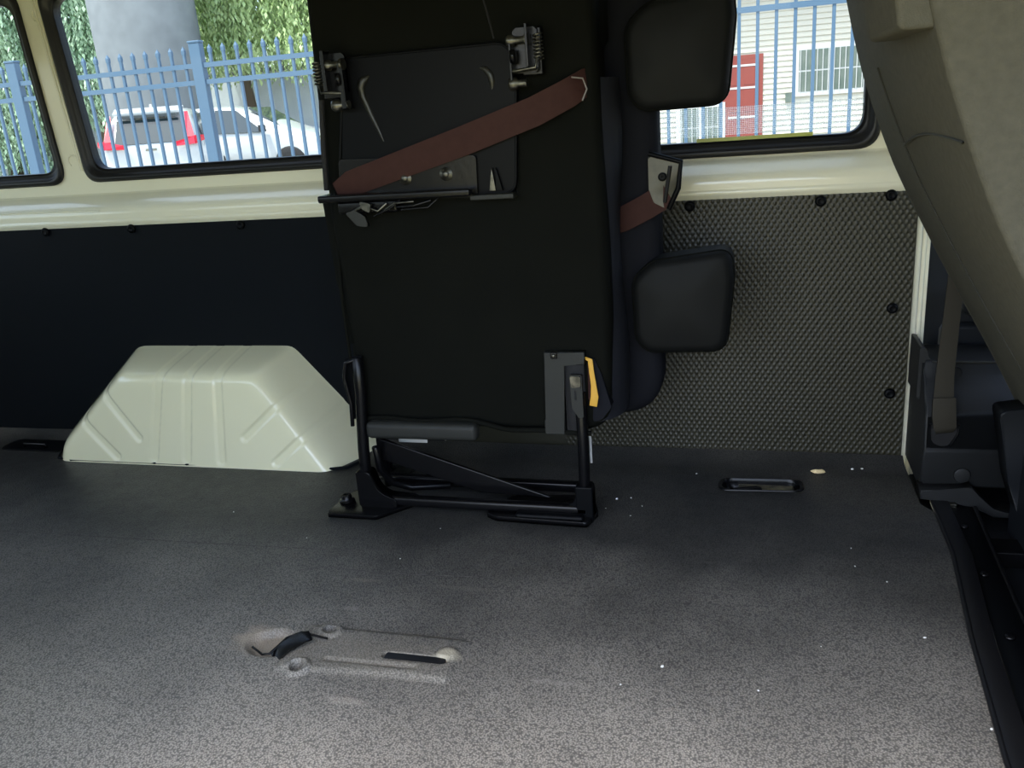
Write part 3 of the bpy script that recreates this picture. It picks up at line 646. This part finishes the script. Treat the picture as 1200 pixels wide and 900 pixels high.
prism_y(b, lp, 1.848, 1.90, .004); obj('flared_foot', b, 'trim', tr)
obj('foot_clip', bx(.405, .435, 1.838, 1.856, -.012, .004, bev=.003), 'bare', tr)
obj('screw_hole', lathe(bmesh.new(), [(.013, .004), (.013, -.002), (.010, -.003), (.009, .002), (.001, .002)], 14, 'y', (.432, 1.941, .268)), 'dark', tr)
obj('anchor_slot', prism_y(bmesh.new(), rrect([(.378, .175), (.432, .175), (.428, .135), (.405, .118), (.382, .13)], .012), 1.876, 1.886, .003), 'dark', tr)
obj('anchor_slot_lip', tube(bmesh.new(), [(.376, 1.878, .172), (.434, 1.878, .172), (.432, 1.876, .150), (.418, 1.876, .122)], .003), 'plate', tr)
sb = thing('seat_belt', 'grey brown seat belt webbing running down into the pillar trim', 'seat belt', (.40, 1.87, .16))
obj('webbing', ribbon(bmesh.new(), [(.412, 1.90, .62), (.404, 1.892, .42), (.398, 1.882, .28), (.397, 1.868, .20)], (1, .1, 0), [.032, .032, .036, .042], .004), 'belt', sb)
obj('folded_end', ribbon(bmesh.new(), [(.397, 1.866, .235), (.398, 1.860, .20), (.402, 1.862, .17), (.404, 1.870, .158)], (1, .1, 0), [.044, .046, .044, .034], .008), 'belt', sb)
for k in range(4):
    obj('stitching', tube(bmesh.new(), [(.377, 1.8585-.0005*k, .222-.006*k), (.418, 1.8625-.0005*k, .222-.006*k)], .001, 5), 'seam', sb)
# step edge: mat edging strip, rail and its screws
ed = struct('trim_3', bmesh.new(), 'seatbase', 'black step edging with rail and screws along the mat')
bb = ribbon(bmesh.new(), [(.350, .60, .0), (.356, 1.05, .0), (.372, 1.33, .0), (.400, 1.62, .0), (.402, 1.86, .0)], (1, 0, 0), .034, .012); obj('edging_strip', bb, 'rubber', ed)
obj('edging_bead', tube(bmesh.new(), [(.335, .60, .003), (.338, 1.05, .003), (.356, 1.33, .003), (.384, 1.62, .003), (.386, 1.84, .003)], .0045), 'rubber', ed)
obj('rail', ribbon(bmesh.new(), [(.400, .60, -.02), (.406, 1.05, -.02), (.428, 1.40, -.02), (.445, 1.86, -.02)], (1, 0, 0), .055, .03), 'plate', ed)
obj('rail_lip', tube(bmesh.new(), [(.425, .60, -.004), (.432, 1.05, -.004), (.452, 1.40, -.004), (.470, 1.84, -.004)], .005), 'steel', ed)
for x, y in ((.405, 1.155), (.418, 1.36), (.425, 1.56), (.43, 1.75)):
    obj('screw', lathe(bmesh.new(), [(.009, -.006), (.009, -.002), (.006, 0), (.001, 0)], 12, 'z', (x, y, 0)), 'steel', ed)

# ================================================================== FRONT BENCH (its back, seen from behind)
zc = [1.25, 1.10, 1.028, .889, .726, .539, .345, .199, .12]; xc = [.140, .153, .166, .202, .264, .361, .470, .546, .585]
def XB(z): return float(np.interp(-z, [-q for q in zc], xc))
fs = thing('front_seat', 'grey cloth front bench seat leaning back beside the door pillar', 'seat', (.75, 1.46, -.045))
Y0, Y1 = 1.085, 1.862
def XS_(z):  # smooth version of the rear curve
    return (XB(z-.05)+2*XB(z)+XB(z+.05))/4
prof_y = []                                       # (y, offset from rear surface)
for k in range(9):
    a = math.pi/2*k/8; prof_y.append((Y1-.028*(1-math.sin(a)) if False else Y1-.03+.03*math.cos(a), .055-.055*math.sin(a)))
prof_y = [(Y1-.004, .20), (Y1, .10)]+prof_y
prof_y += [(1.70, .004), (1.60, .004), (1.45, .0), (1.3, -.002), (1.2, -.002)]
for k in range(9):
    a = math.pi/2*k/8; prof_y.append((Y0+.010-.010*math.sin(a), .010-.010*math.cos(a)))
prof_y += [(Y0-.018, .07), (Y0-.022, .13), (Y0-.010, .22), (Y0+.06, .26)]
zz = np.linspace(.13, 1.24, 60)
b = bmesh.new(); rows = [[b.verts.new((XS_(z)+o_, y_, z+.35*o_)) for y_, o_ in prof_y] for z in zz]
for A, B in zip(rows, rows[1:]):
    for k in range(len(prof_y)-1): b.faces.new((A[k], A[k+1], B[k+1], B[k]))
for A, B in zip(rows, rows[1:]): b.faces.new((A[-1], A[0], B[0], B[-1]))
b.faces.new(rows[0]); b.faces.new(rows[-1][::-1])
bkr = obj('backrest', b, 'grey_fabric', fs); bkr.modifiers.clear()
def onback(y, z, o_=-.001): return (XS_(z)+o_, y, z)
obj('seam', tube(bmesh.new(), [onback(1.64-.10*t, .90-.50*t, .003) for t in [k/20 for k in range(21)]], .0016, 6), 'seam', bkr)
obj('seam', tube(bmesh.new(), [onback(1.585-.48*t, .775+.030*t+.014*math.sin(t*3.1), -.0025) for t in [k/16 for k in range(17)]], .0018, 6), 'seam', bkr)
obj('edge_piping', tube(bmesh.new(), [onback(1.838, z, .010) for z in zz], .010, 8), 'grey_fabric', bkr)
# padded block on the back
b = bmesh.new()
box(b, 0, .08, 1.095, 1.36, .93, 1.20, bev=.007, seg=2)
for v in b.verts: v.co.x += XS_(v.co.z)-.036
obj('padded_block', b, 'grey_fabric', fs)
obj('cushion', bx(.56, 1.05, 1.10, 1.85, .13, .27, bev=.04, seg=3), 'grey_fabric', fs)
sbz = obj('seat_base', bx(.52, 1.05, 1.30, 1.80, -.045, .19, bev=.015), 'seatbase', fs)
obj('recliner_bracket', prism_y(bmesh.new(), rrect([(.47, .25), (.53, .26), (.60, .10), (.60, -.02), (.54, -.02), (.50, .10)], .012), 1.74, 1.80, .004), 'seatbase', fs)
obj('slide_rail', bx(.46, 1.0, 1.66, 1.72, -.045, -.01, bev=.004), 'steel', fs)

# ================================================================== CRUMBS ON THE FLOOR
cr = thing('crumb', 'torn pale brown crumb on the floor beside the oval recess', 'crumb', (.161, 1.981, .001))
b = bmesh.new(); bmesh.ops.create_icosphere(b, subdivisions=2, radius=.012)
for v in b.verts: v.co = Vector((v.co.x*(1.1+.5*random.random())+.161, v.co.y*(.5+.4*random.random())+1.978, .007+v.co.z*(.35+.3*random.random())))
obj('crumb_body', b, 'crumb', cr, smooth=False)
sm = bpy.data.meshes.new('speck'); b = bmesh.new(); bmesh.ops.create_icosphere(b, subdivisions=1, radius=1); b.to_mesh(sm); b.free(); sm.materials.append(M['speck'])
specks = [(-.13, 1.185, .0032), (-.292, 1.79, .0030), (.25, 1.50, .0018), (.285, 1.33, .0020), (.335, 1.118, .0022), (-.26, 1.80, .0018), (-.31, 1.74, .0016), (-.23, 1.76, .0016), (-.25, 1.71, .0014), (-.12, 1.95, .0018),
          (.20, 1.62, .0016), (.20, 1.55, .0015), (-.70, 1.46, .0014), (-1.2, 1.62, .0016), (-.95, 1.52, .0014), (.02, 1.15, .0014), (.02, .98, .0016), (-.19, 1.13, .0014), (.24, 2.0, .0040), (.262, 2.005, .003), (-.45, 1.72, .0018), (-.5, 1.66, .0015), (.12, 1.28, .0012), (-.66, 1.60, .0013)]
for x, y, r_ in specks:
    o = bpy.data.objects.new('speck', sm); link(o); o.location = (x, y, .0008+r_*.5 + (.004 if y > 1.99 else 0)); o.scale = (r_*random.uniform(1, 1.6), r_*random.uniform(.8, 1.2), r_*.6); o.rotation_euler.z = random.random()*3
    tag(o, 'tiny white speck of grit on the black floor mat', 'grit', 'specks of grit on the mat')

# ================================================================== OUTSIDE
g = bmesh.new()
GX = [-60, -3.5, -2.0, 60]; GY = [4.0, 8.2, 10.5, 60]
gv = [[g.verts.new((x, y, -.30 if (j >= 2 and i <= 1) else -.62)) for j, y in enumerate(GY)] for i, x in enumerate(GX)]
for i in range(3):
    for j in range(3): g.faces.new((gv[i][j], gv[i+1][j], gv[i+1][j+1], gv[i][j+1]))
struct('ground', g, 'asphalt', 'pale sunlit paved ground outside the van', smooth=False)
b = bmesh.new(); a = [b.verts.new(q) for q in ((-60, -40, -.62), (60, -40, -.62), (60, 4.0, -.62), (-60, 4.0, -.62))]; b.faces.new(a)
struct('ground_near', b, 'grass', 'dry yellow green grass under and around the van', smooth=False)
# ---- fence
FY = 7.07
fe = thing('steel_fence', 'blue painted steel picket fence outside the van windows', 'fence', (-2.7, FY, -.62))
posts = [-8.70, -6.71, -4.715, -2.73, -.76, 1.225, 3.2]
pm = None
def put(name, proto, loc, parent):
    o = bpy.data.objects.new(name, proto.data); link(o, parent); o.location = loc; return o
b = bx(-.055, .055, -.035, .035, 0, 2.25, bev=.006); box(b, -.06, .06, -.04, .04, 2.25, 2.27, bev=.006)
def post_mesh():
    me = bpy.data.meshes.new('post'); b.to_mesh(me); me.materials.append(M['fence']); return me
pmesh = post_mesh(); b.free()
b = bmesh.new(); box(b, -.0125, .0125, -.0125, .0125, .06, 2.17, bev=.002, seg=1)
vt = [b.verts.new((sx*.016, sy*.014, z)) for z in (2.165, 2.20) for sx, sy in ((-1, -1), (1, -1), (1, 1), (-1, 1))]; tip = b.verts.new((0, 0, 2.235))
for k in range(4):
    b.faces.new((vt[k], vt[(k+1) % 4], vt[4+(k+1) % 4], vt[4+k])); b.faces.new((vt[4+k], vt[4+(k+1) % 4], tip))
b.faces.new(vt[:4]); kmesh = bpy.data.meshes.new('picket'); bmesh.ops.recalc_face_normals(b, faces=b.faces[:]); b.to_mesh(kmesh); b.free(); kmesh.materials.append(M['fence'])
b = bx(0, 1.0, -.02, .02, -.02, .02); rmesh = bpy.data.meshes.new('rail'); b.to_mesh(rmesh); b.free(); rmesh.materials.append(M['fence'])
for i, x in enumerate(posts):
    o = bpy.data.objects.new('post', pmesh); link(o, fe); o.location = (x+2.7, 0, 0)
    if i == len(posts)-1: break
    x2 = posts[i+1]
    for z in ((2.065, 1.925, .22) if x < -1 else (2.065, .22)):
        o = bpy.data.objects.new('rail', rmesh); link(o, fe); o.location = (x+.05+2.7, 0, z); o.scale = (x2-x-.10, 1, 1)
    n = 14
    for k in range(1, n+1):
        o = bpy.data.objects.new('picket', kmesh); link(o, fe); o.location = (x+(x2-x)*k/(n+1)+2.7, -.002, 0)

# ---- cars
def car(name, label, st_, wl, loc, rz, extra):
    """st_: list of (x, z_low, half_width, z_belt, half_width_belt, z_top, half_width_top)"""
    t = thing(name, label, 'car', loc, rz)
    b = bmesh.new(); rings = []
    for (x, zl, hw, zb, hb, zt, ht) in st_:
        half = [(0, zl), (hw*.85, zl), (hw, zl+.15), (hw*1.01, (zl+zb)/2), (hb, zb-.03), (hb*.985, zb), (ht+(hb-ht)*.15, zt-.10*(zt-zb)), (ht*.86, zt), (ht*.4, zt+.012), (0, zt+.015)]
        ring = [b.verts.new((x, y, z)) for y, z in half] + [b.verts.new((x, -y, z)) for y, z in half[-2:0:-1]]
        rings.append(ring)
    N = len(rings[0])
    for A, B in zip(rings, rings[1:]):
        for k in range(N): b.faces.new((A[k], A[(k+1) % N], B[(k+1) % N], B[k]))
    b.faces.new(rings[0]); b.faces.new(rings[-1])
    body = obj('body', b, 'carwhite', None, sub=1); body.parent = t
    for x in wl:
        for s in (-1, 1):
            bw = lathe(bmesh.new(), [(.20, -.11), (.31, -.11), (.335, -.07), (.335, .07), (.31, .11), (.20, .11), (.18, .06), (.05, .08)], 24, 'y', (x, s*.80, .335))
            o = obj('wheel', bw, 'tyre'); o.parent = t
            o2 = obj('rim', lathe(bmesh.new(), [(.19, .0), (.19, .09*s), (.06, .105*s), (.02, .105*s)], 14, 'y', (x, s*.80, .335)), 'chrome'); o2.parent = o
    for nm, polys, th, mm, lab in extra:
        for poly in polys:
            b = bmesh.new(); P = [Vector(q) for q in poly]; nrm = (P[1]-P[0]).cross(P[2]-P[1]).normalized()
            A = [b.verts.new(q+nrm*th) for q in P]; B = [b.verts.new(q-nrm*th) for q in P]; b.faces.new(A); b.faces.new(B[::-1])
            for k in range(len(P)): b.faces.new((A[k], B[k], B[(k+1) % len(P)], A[(k+1) % len(P)]))
            o = obj(nm, b, mm, smooth=False); o.parent = t
            if lab: o['label'] = lab
    return t
mir = lambda poly: [(x, -y, z) for x, y, z in poly]
suv_st = [(-2.26, .35, .70, .85, .76, 1.00, .70), (-2.24, .28, .86, .93, .86, 1.04, .80), (-2.10, .24, .90, 1.00, .89, 1.30, .74), (-1.86, .22, .91, 1.02, .90, 1.60, .70), (-1.5, .22, .91, 1.02, .90, 1.67, .70),
          (-.4, .22, .91, 1.0, .90, 1.69, .70), (.35, .22, .91, .99, .90, 1.63, .68), (1.05, .22, .91, .98, .88, 1.12, .72), (1.5, .24, .90, .92, .86, 1.02, .70), (2.1, .28, .84, .82, .78, .86, .6), (2.26, .35, .70, .70, .6, .74, .4)]
rw = [(-2.235, -.62, 1.06), (-2.235, .62, 1.06), (-2.00, .56, 1.48), (-2.00, -.56, 1.48)]
lampR = [(-2.27, -.50, .97), (-2.25, -.86, 1.02), (-2.06, -.93, 1.10), (-2.10, -.90, 1.14), (-2.17, -.79, 1.18), (-1.93, -.70, 1.58), (-2.00, -.64, 1.55), (-2.21, -.70, 1.14), (-2.25, -.62, 1.09), (-2.28, -.50, 1.07)]
lampsolid = [[(-2.30, -.42, .98), (-2.30, -.80, 1.00), (-2.28, -.80, 1.14), (-2.30, -.46, 1.06)], [(-2.30, -.80, 1.00), (-2.08, -.945, 1.06), (-2.10, -.93, 1.15), (-2.27, -.80, 1.15)], [(-2.265, -.665, 1.12), (-2.265, -.80, 1.12), (-1.97, -.715, 1.58), (-1.98, -.655, 1.58)]]
suv_extra = [('rear_window', [rw], .02, 'carglass', None), ('tail_lamp', lampsolid+[mir(p) for p in lampsolid], .018, 'redlamp', 'red tail lamp'),
             ('spoiler', [[(-2.06, -.60, 1.60), (-2.06, .60, 1.60), (-1.70, .62, 1.69), (-1.70, -.62, 1.69)]], .02, 'carwhite', None),
             ('spoiler_light', [[(-2.10, -.52, 1.545), (-2.10, .52, 1.545), (-2.02, .52, 1.565), (-2.02, -.52, 1.565)]], .022, 'carglass', None),
             ('side_window', [q for s in (1, -1) for q in ([(-1.75, s*.89, 1.08), (-.1, s*.905, 1.06), (-.1, s*.76, 1.56), (-1.6, s*.76, 1.55)], [(-.02, s*.905, 1.06), (.72, s*.885, 1.04), (.20, s*.77, 1.52), (-.02, s*.765, 1.55)])], .012, 'carglass', None),
             ('windscreen', [[(.87, -.70, 1.13), (.87, .70, 1.13), (.37, .60, 1.60), (.37, -.60, 1.60)]], .02, 'carglass', None),
             ('antenna_fin', [[(-1.55, 0, 1.68), (-1.35, 0, 1.69), (-1.52, 0, 1.77)]], .02, 'carwhite', None),
             ('badge', [[(-2.285, -.10, .93), (-2.285, .10, .93), (-2.285, .10, .97), (-2.285, -.10, .97)]], .01, 'chrome', None),
             ('bumper', [[(-2.29, -.80, .42), (-2.29, .80, .42), (-2.29, .82, .62), (-2.29, -.82, .62)]], .03, 'carwhite', None)]
suv_st = [(x*.86 if x > 0 else x, *q) for x, *q in suv_st]
hd = R(117)
rc = Vector((-10.75, 14.15))
suvp = rc + Vector((math.cos(hd), math.sin(hd)))*2.26
car('suv', 'white estate car with red tail lamps parked beyond the blue fence', suv_st, (-1.35, 1.12), (suvp.x, suvp.y, -.30), hd, suv_extra)
hat_st = [(-2.1, .35, .68, .80, .72, .95, .66), (-2.05, .28, .82, .92, .82, 1.10, .72), (-1.75, .24, .86, .98, .85, 1.40, .66), (-1.35, .22, .87, .98, .86, 1.55, .66), (-.3, .22, .87, .97, .86, 1.60, .66), (.35, .22, .87, .96, .86, 1.52, .64),
          (1.15, .22, .87, .95, .84, 1.06, .68), (1.55, .24, .86, .90, .82, .98, .66), (2.0, .28, .80, .78, .72, .82, .55), (2.15, .35, .66, .66, .55, .70, .4)]
hat_extra = [('side_window', [q for s in (1, -1) for q in ([(-1.5, s*.855, 1.05), (-.35, s*.868, 1.02), (-.35, s*.72, 1.50), (-1.35, s*.72, 1.46)], [(-.25, s*.868, 1.02), (.80, s*.858, 1.00), (.22, s*.725, 1.46), (-.25, s*.722, 1.50)])], .014, 'carglass', None),
             ('windscreen', [[(1.10, -.66, 1.07), (1.10, .66, 1.07), (.44, .58, 1.50), (.44, -.58, 1.50)]], .022, 'carglass', None),
             ('mirror', [[(.82, s*.88, 1.00), (.82, s*1.05, 1.01), (.82, s*1.05, 1.14), (.82, s*.90, 1.14)] for s in (1, -1)], .05, 'tyre', None),
             ('rear_window', [[(-2.03, -.6, 1.10), (-2.03, .6, 1.10), (-1.75, .54, 1.42), (-1.75, -.54, 1.42)]], .02, 'carglass', None),
             ('headlamp', [[(2.02, s*.45, .70), (2.00, s*.74, .74), (1.90, s*.80, .82), (1.96, s*.50, .80)] for s in (1, -1)], .02, 'chrome', None)]
hb = car('hatchback', 'white hatchback parked side-on beyond the fence post', hat_st, (-1.3, 1.3), (-12.0, 19.4, -.30), R(8), hat_extra)
hb.scale = (1.12, 1.12, 1.1)

# ---- concrete column, retaining wall
cc = thing('concrete_column', 'round grey concrete column standing among the hanging foliage', 'column', (-16.5, 22.5, -.3))
o = obj('shaft', lathe(bmesh.new(), [(1.44, 0), (1.42, .1), (1.42, 9.5)], 40, 'z', (0, 0, 0)), 'concrete'); o.parent = cc
o = obj('footing', lathe(bmesh.new(), [(1.7, -.1), (1.7, .25), (1.6, .3)], 40, 'z', (0, 0, 0)), 'concrete'); o.parent = cc
rwall = thing('retaining_wall', 'long pale concrete wall behind the parked cars', 'wall', (-16, 26.8, -.3))
o = obj('wall_face', bx(-26, 9.5, 0, .3, -.1, 2.95, bev=.03), 'wallpale', smooth=False); o.parent = rwall
o = obj('coping', bx(-26, 9.5, -.05, .35, 2.95, 3.07, bev=.02), 'concrete', smooth=False); o.parent = rwall
# ---- hanging foliage
def weeping(name, label, x0, x1, y, ztop, zlo, n, leafm, seed, group=None):
    rnd = random.Random(seed)
    t = thing(name, label, 'tree', ((x0+x1)/2, y+.6, -.3), 0, group)
    bt = tube(bmesh.new(), [(0, 0, 0), (.1, 0, 1.6), (-.1, .1, 3.4), (.15, 0, ztop+.1)], [.26, .20, .15, .08], 10)
    for k in range(7):
        a = (k/6-.5)*(x1-x0)*.9; tube(bt, [(0, 0, ztop*.55), (a*.5, -.2, ztop*.9), (a, -.5, ztop*1.0)], [.09, .06, .025], 6)
    o = obj('trunk', bt, 'bark'); o.parent = t
    verts = []; faces = []
    for k in range(n):
        sx = rnd.uniform(x0, x1)-(x0+x1)/2; sy = rnd.uniform(-1.3, .5); top = ztop+rnd.uniform(-.6, .9); lo = zlo+rnd.uniform(-.5, 1.2)+.3
        z = top; dx = rnd.uniform(-.03, .03)
        while z > lo:
            s = rnd.uniform(.06, .13); a = rnd.uniform(0, 6.28); tl = rnd.uniform(-.5, .5)
            p = Vector((sx+dx*(top-z)+rnd.uniform(-.10, .10), sy+rnd.uniform(-.10, .10), z))
            d = Vector((math.cos(a)*.5, math.sin(a)*.5, -1)).normalized()*s*1.5; e = Vector((-math.sin(a), math.cos(a), tl)).normalized()*s*.45
            i = len(verts); verts += [p-d*.5, p+e, p+d*.7, p-e]; faces.append((i, i+1, i+2, i+3)); z -= rnd.uniform(.05, .14)
    me = bpy.data.meshes.new('foliage'); me.from_pydata(verts, [], faces); me.materials.append(M[leafm])
    o = bpy.data.objects.new('foliage', me); link(o, t); o['kind'] = 'stuff'
    return t
weeping('weeping_tree', 'blue green weeping tree beside the concrete column', -22.9, -19.7, 25.2, 7.6, 1.6, 330, 'leaf2', 1)
weeping('weeping_tree', 'bright green weeping tree hanging over the pale wall by the column', -16.9, -14.4, 25.2, 7.6, 2.65, 300, 'leaf', 2)
weeping('weeping_tree', 'yellow green weeping tree above the hatchback', -14.0, -10.0, 25.2, 7.6, 2.55, 400, 'leaf', 3)
weeping('weeping_tree', 'dense weeping tree seen through the tailgate-end window', -27.5, -23.4, 25.2, 8.0, .2, 480, 'leaf2', 4)
weeping('weeping_tree', 'tall weeping tree rising behind the concrete wall', -24, -9, 29.5, 9.5, 2.9, 700, 'leaf', 5)

# ---- house
HY = 20.0
ho = thing('house', 'cream weatherboard house with a red door beyond the fence', 'house', (1.5, HY, -.62))
o = obj('wall', bx(-6.5, 5.5, .02, .3, 0, 4.2), 'board', smooth=False); o.parent = ho
b = bmesh.new()
for k in range(38):
    z = .1+k*.108; a = [b.verts.new((x, y, zz_)) for x, y, zz_ in ((-6.5, -.018, z), (5.5, -.018, z), (5.5, .012, z+.112), (-6.5, .012, z+.112), (-6.5, .014, z), (5.5, .014, z))]
    b.faces.new(a[:4]); b.faces.new((a[0], a[1], a[5], a[4]))
o = obj('weatherboards', b, 'board', smooth=False); o.parent = ho; o['kind'] = 'stuff'
def hwin(x0, x1, z0, z1, mull):
    f = obj('window', bx(x0-.06, x1+.06, -.06, .02, z0-.06, z1+.06), 'whiteframe', smooth=False); f.parent = ho
    n = mull
    for k in range(n):
        a = x0+(x1-x0)*k/n+.04; c_ = x0+(x1-x0)*(k+1)/n-.04; zm = (z0+z1)/2
        for q0, q1 in ((z0+.03, zm-.015), (zm+.015, z1-.03)):
            p = obj('pane', bx(a, c_, -.066, -.055, q0, q1), 'houseglass', smooth=False); p.parent = f
    for k in range(int((x1-x0)/.11)):
        x = x0+.06+k*.11; p = obj('security_bar', bx(x, x+.014, -.10, -.085, z0, z1), 'whiteframe', smooth=False); p.parent = f
oz = .62
hwin(.90-1.5, 2.25-1.5, .74+oz, 1.62+oz, 2)
hwin(-1.55-1.5, -.62-1.5, -.25+oz, .62+oz, 2)
dh = obj('door', bx(-.55-1.5, .13-1.5, -.05, .03, -.50+oz, 1.50+oz), 'reddoor', smooth=False); dh.parent = ho
o = obj('door_casing', bx(-.70-1.5, .22-1.5, -.03, .02, -.52+oz, 1.60+oz), 'reddoor', smooth=False); o.parent = ho
for z0, z1 in ((1.0, 1.35), (.45, .9), (-.1, .3), (-.45, -.2)):
    for x0, x1 in ((-.47, -.25), (-.17, .05)):
        p = obj('door_panel', bx(x0-1.5, x1-1.5, -.058, -.05, z0+oz, z1+oz, bev=.006), 'reddoor', smooth=False); p.parent = dh
    p = obj('door_rail', bx(-.50-1.5, .08-1.5, -.062, -.05, z1+oz+.02, z1+oz+.06), 'whiteframe', smooth=False); p.parent = dh
o = obj('meter_box', bx(.68-1.5, .80-1.5, -.08, .0, .58+oz, .76+oz), 'houseglass', smooth=False); o.parent = ho
o = obj('eave', bx(-6.9, 5.9, -.38, .3, 3.62, 3.72), 'whiteframe', smooth=False); o.parent = ho
o = obj('gutter', bx(-6.9, 5.9, -.46, -.38, 3.60, 3.74, bev=.02), 'whiteframe', smooth=False); o.parent = ho
b = bmesh.new(); a = [b.verts.new(q) for q in ((-7, -.42, 3.74), (6, -.42, 3.74), (6, 4, 5.8), (-7, 4, 5.8))]; b.faces.new(a)
o = obj('roof', b, 'roof', smooth=False); o.parent = ho; md = o.modifiers.new('solid', 'SOLIDIFY'); md.thickness = .08
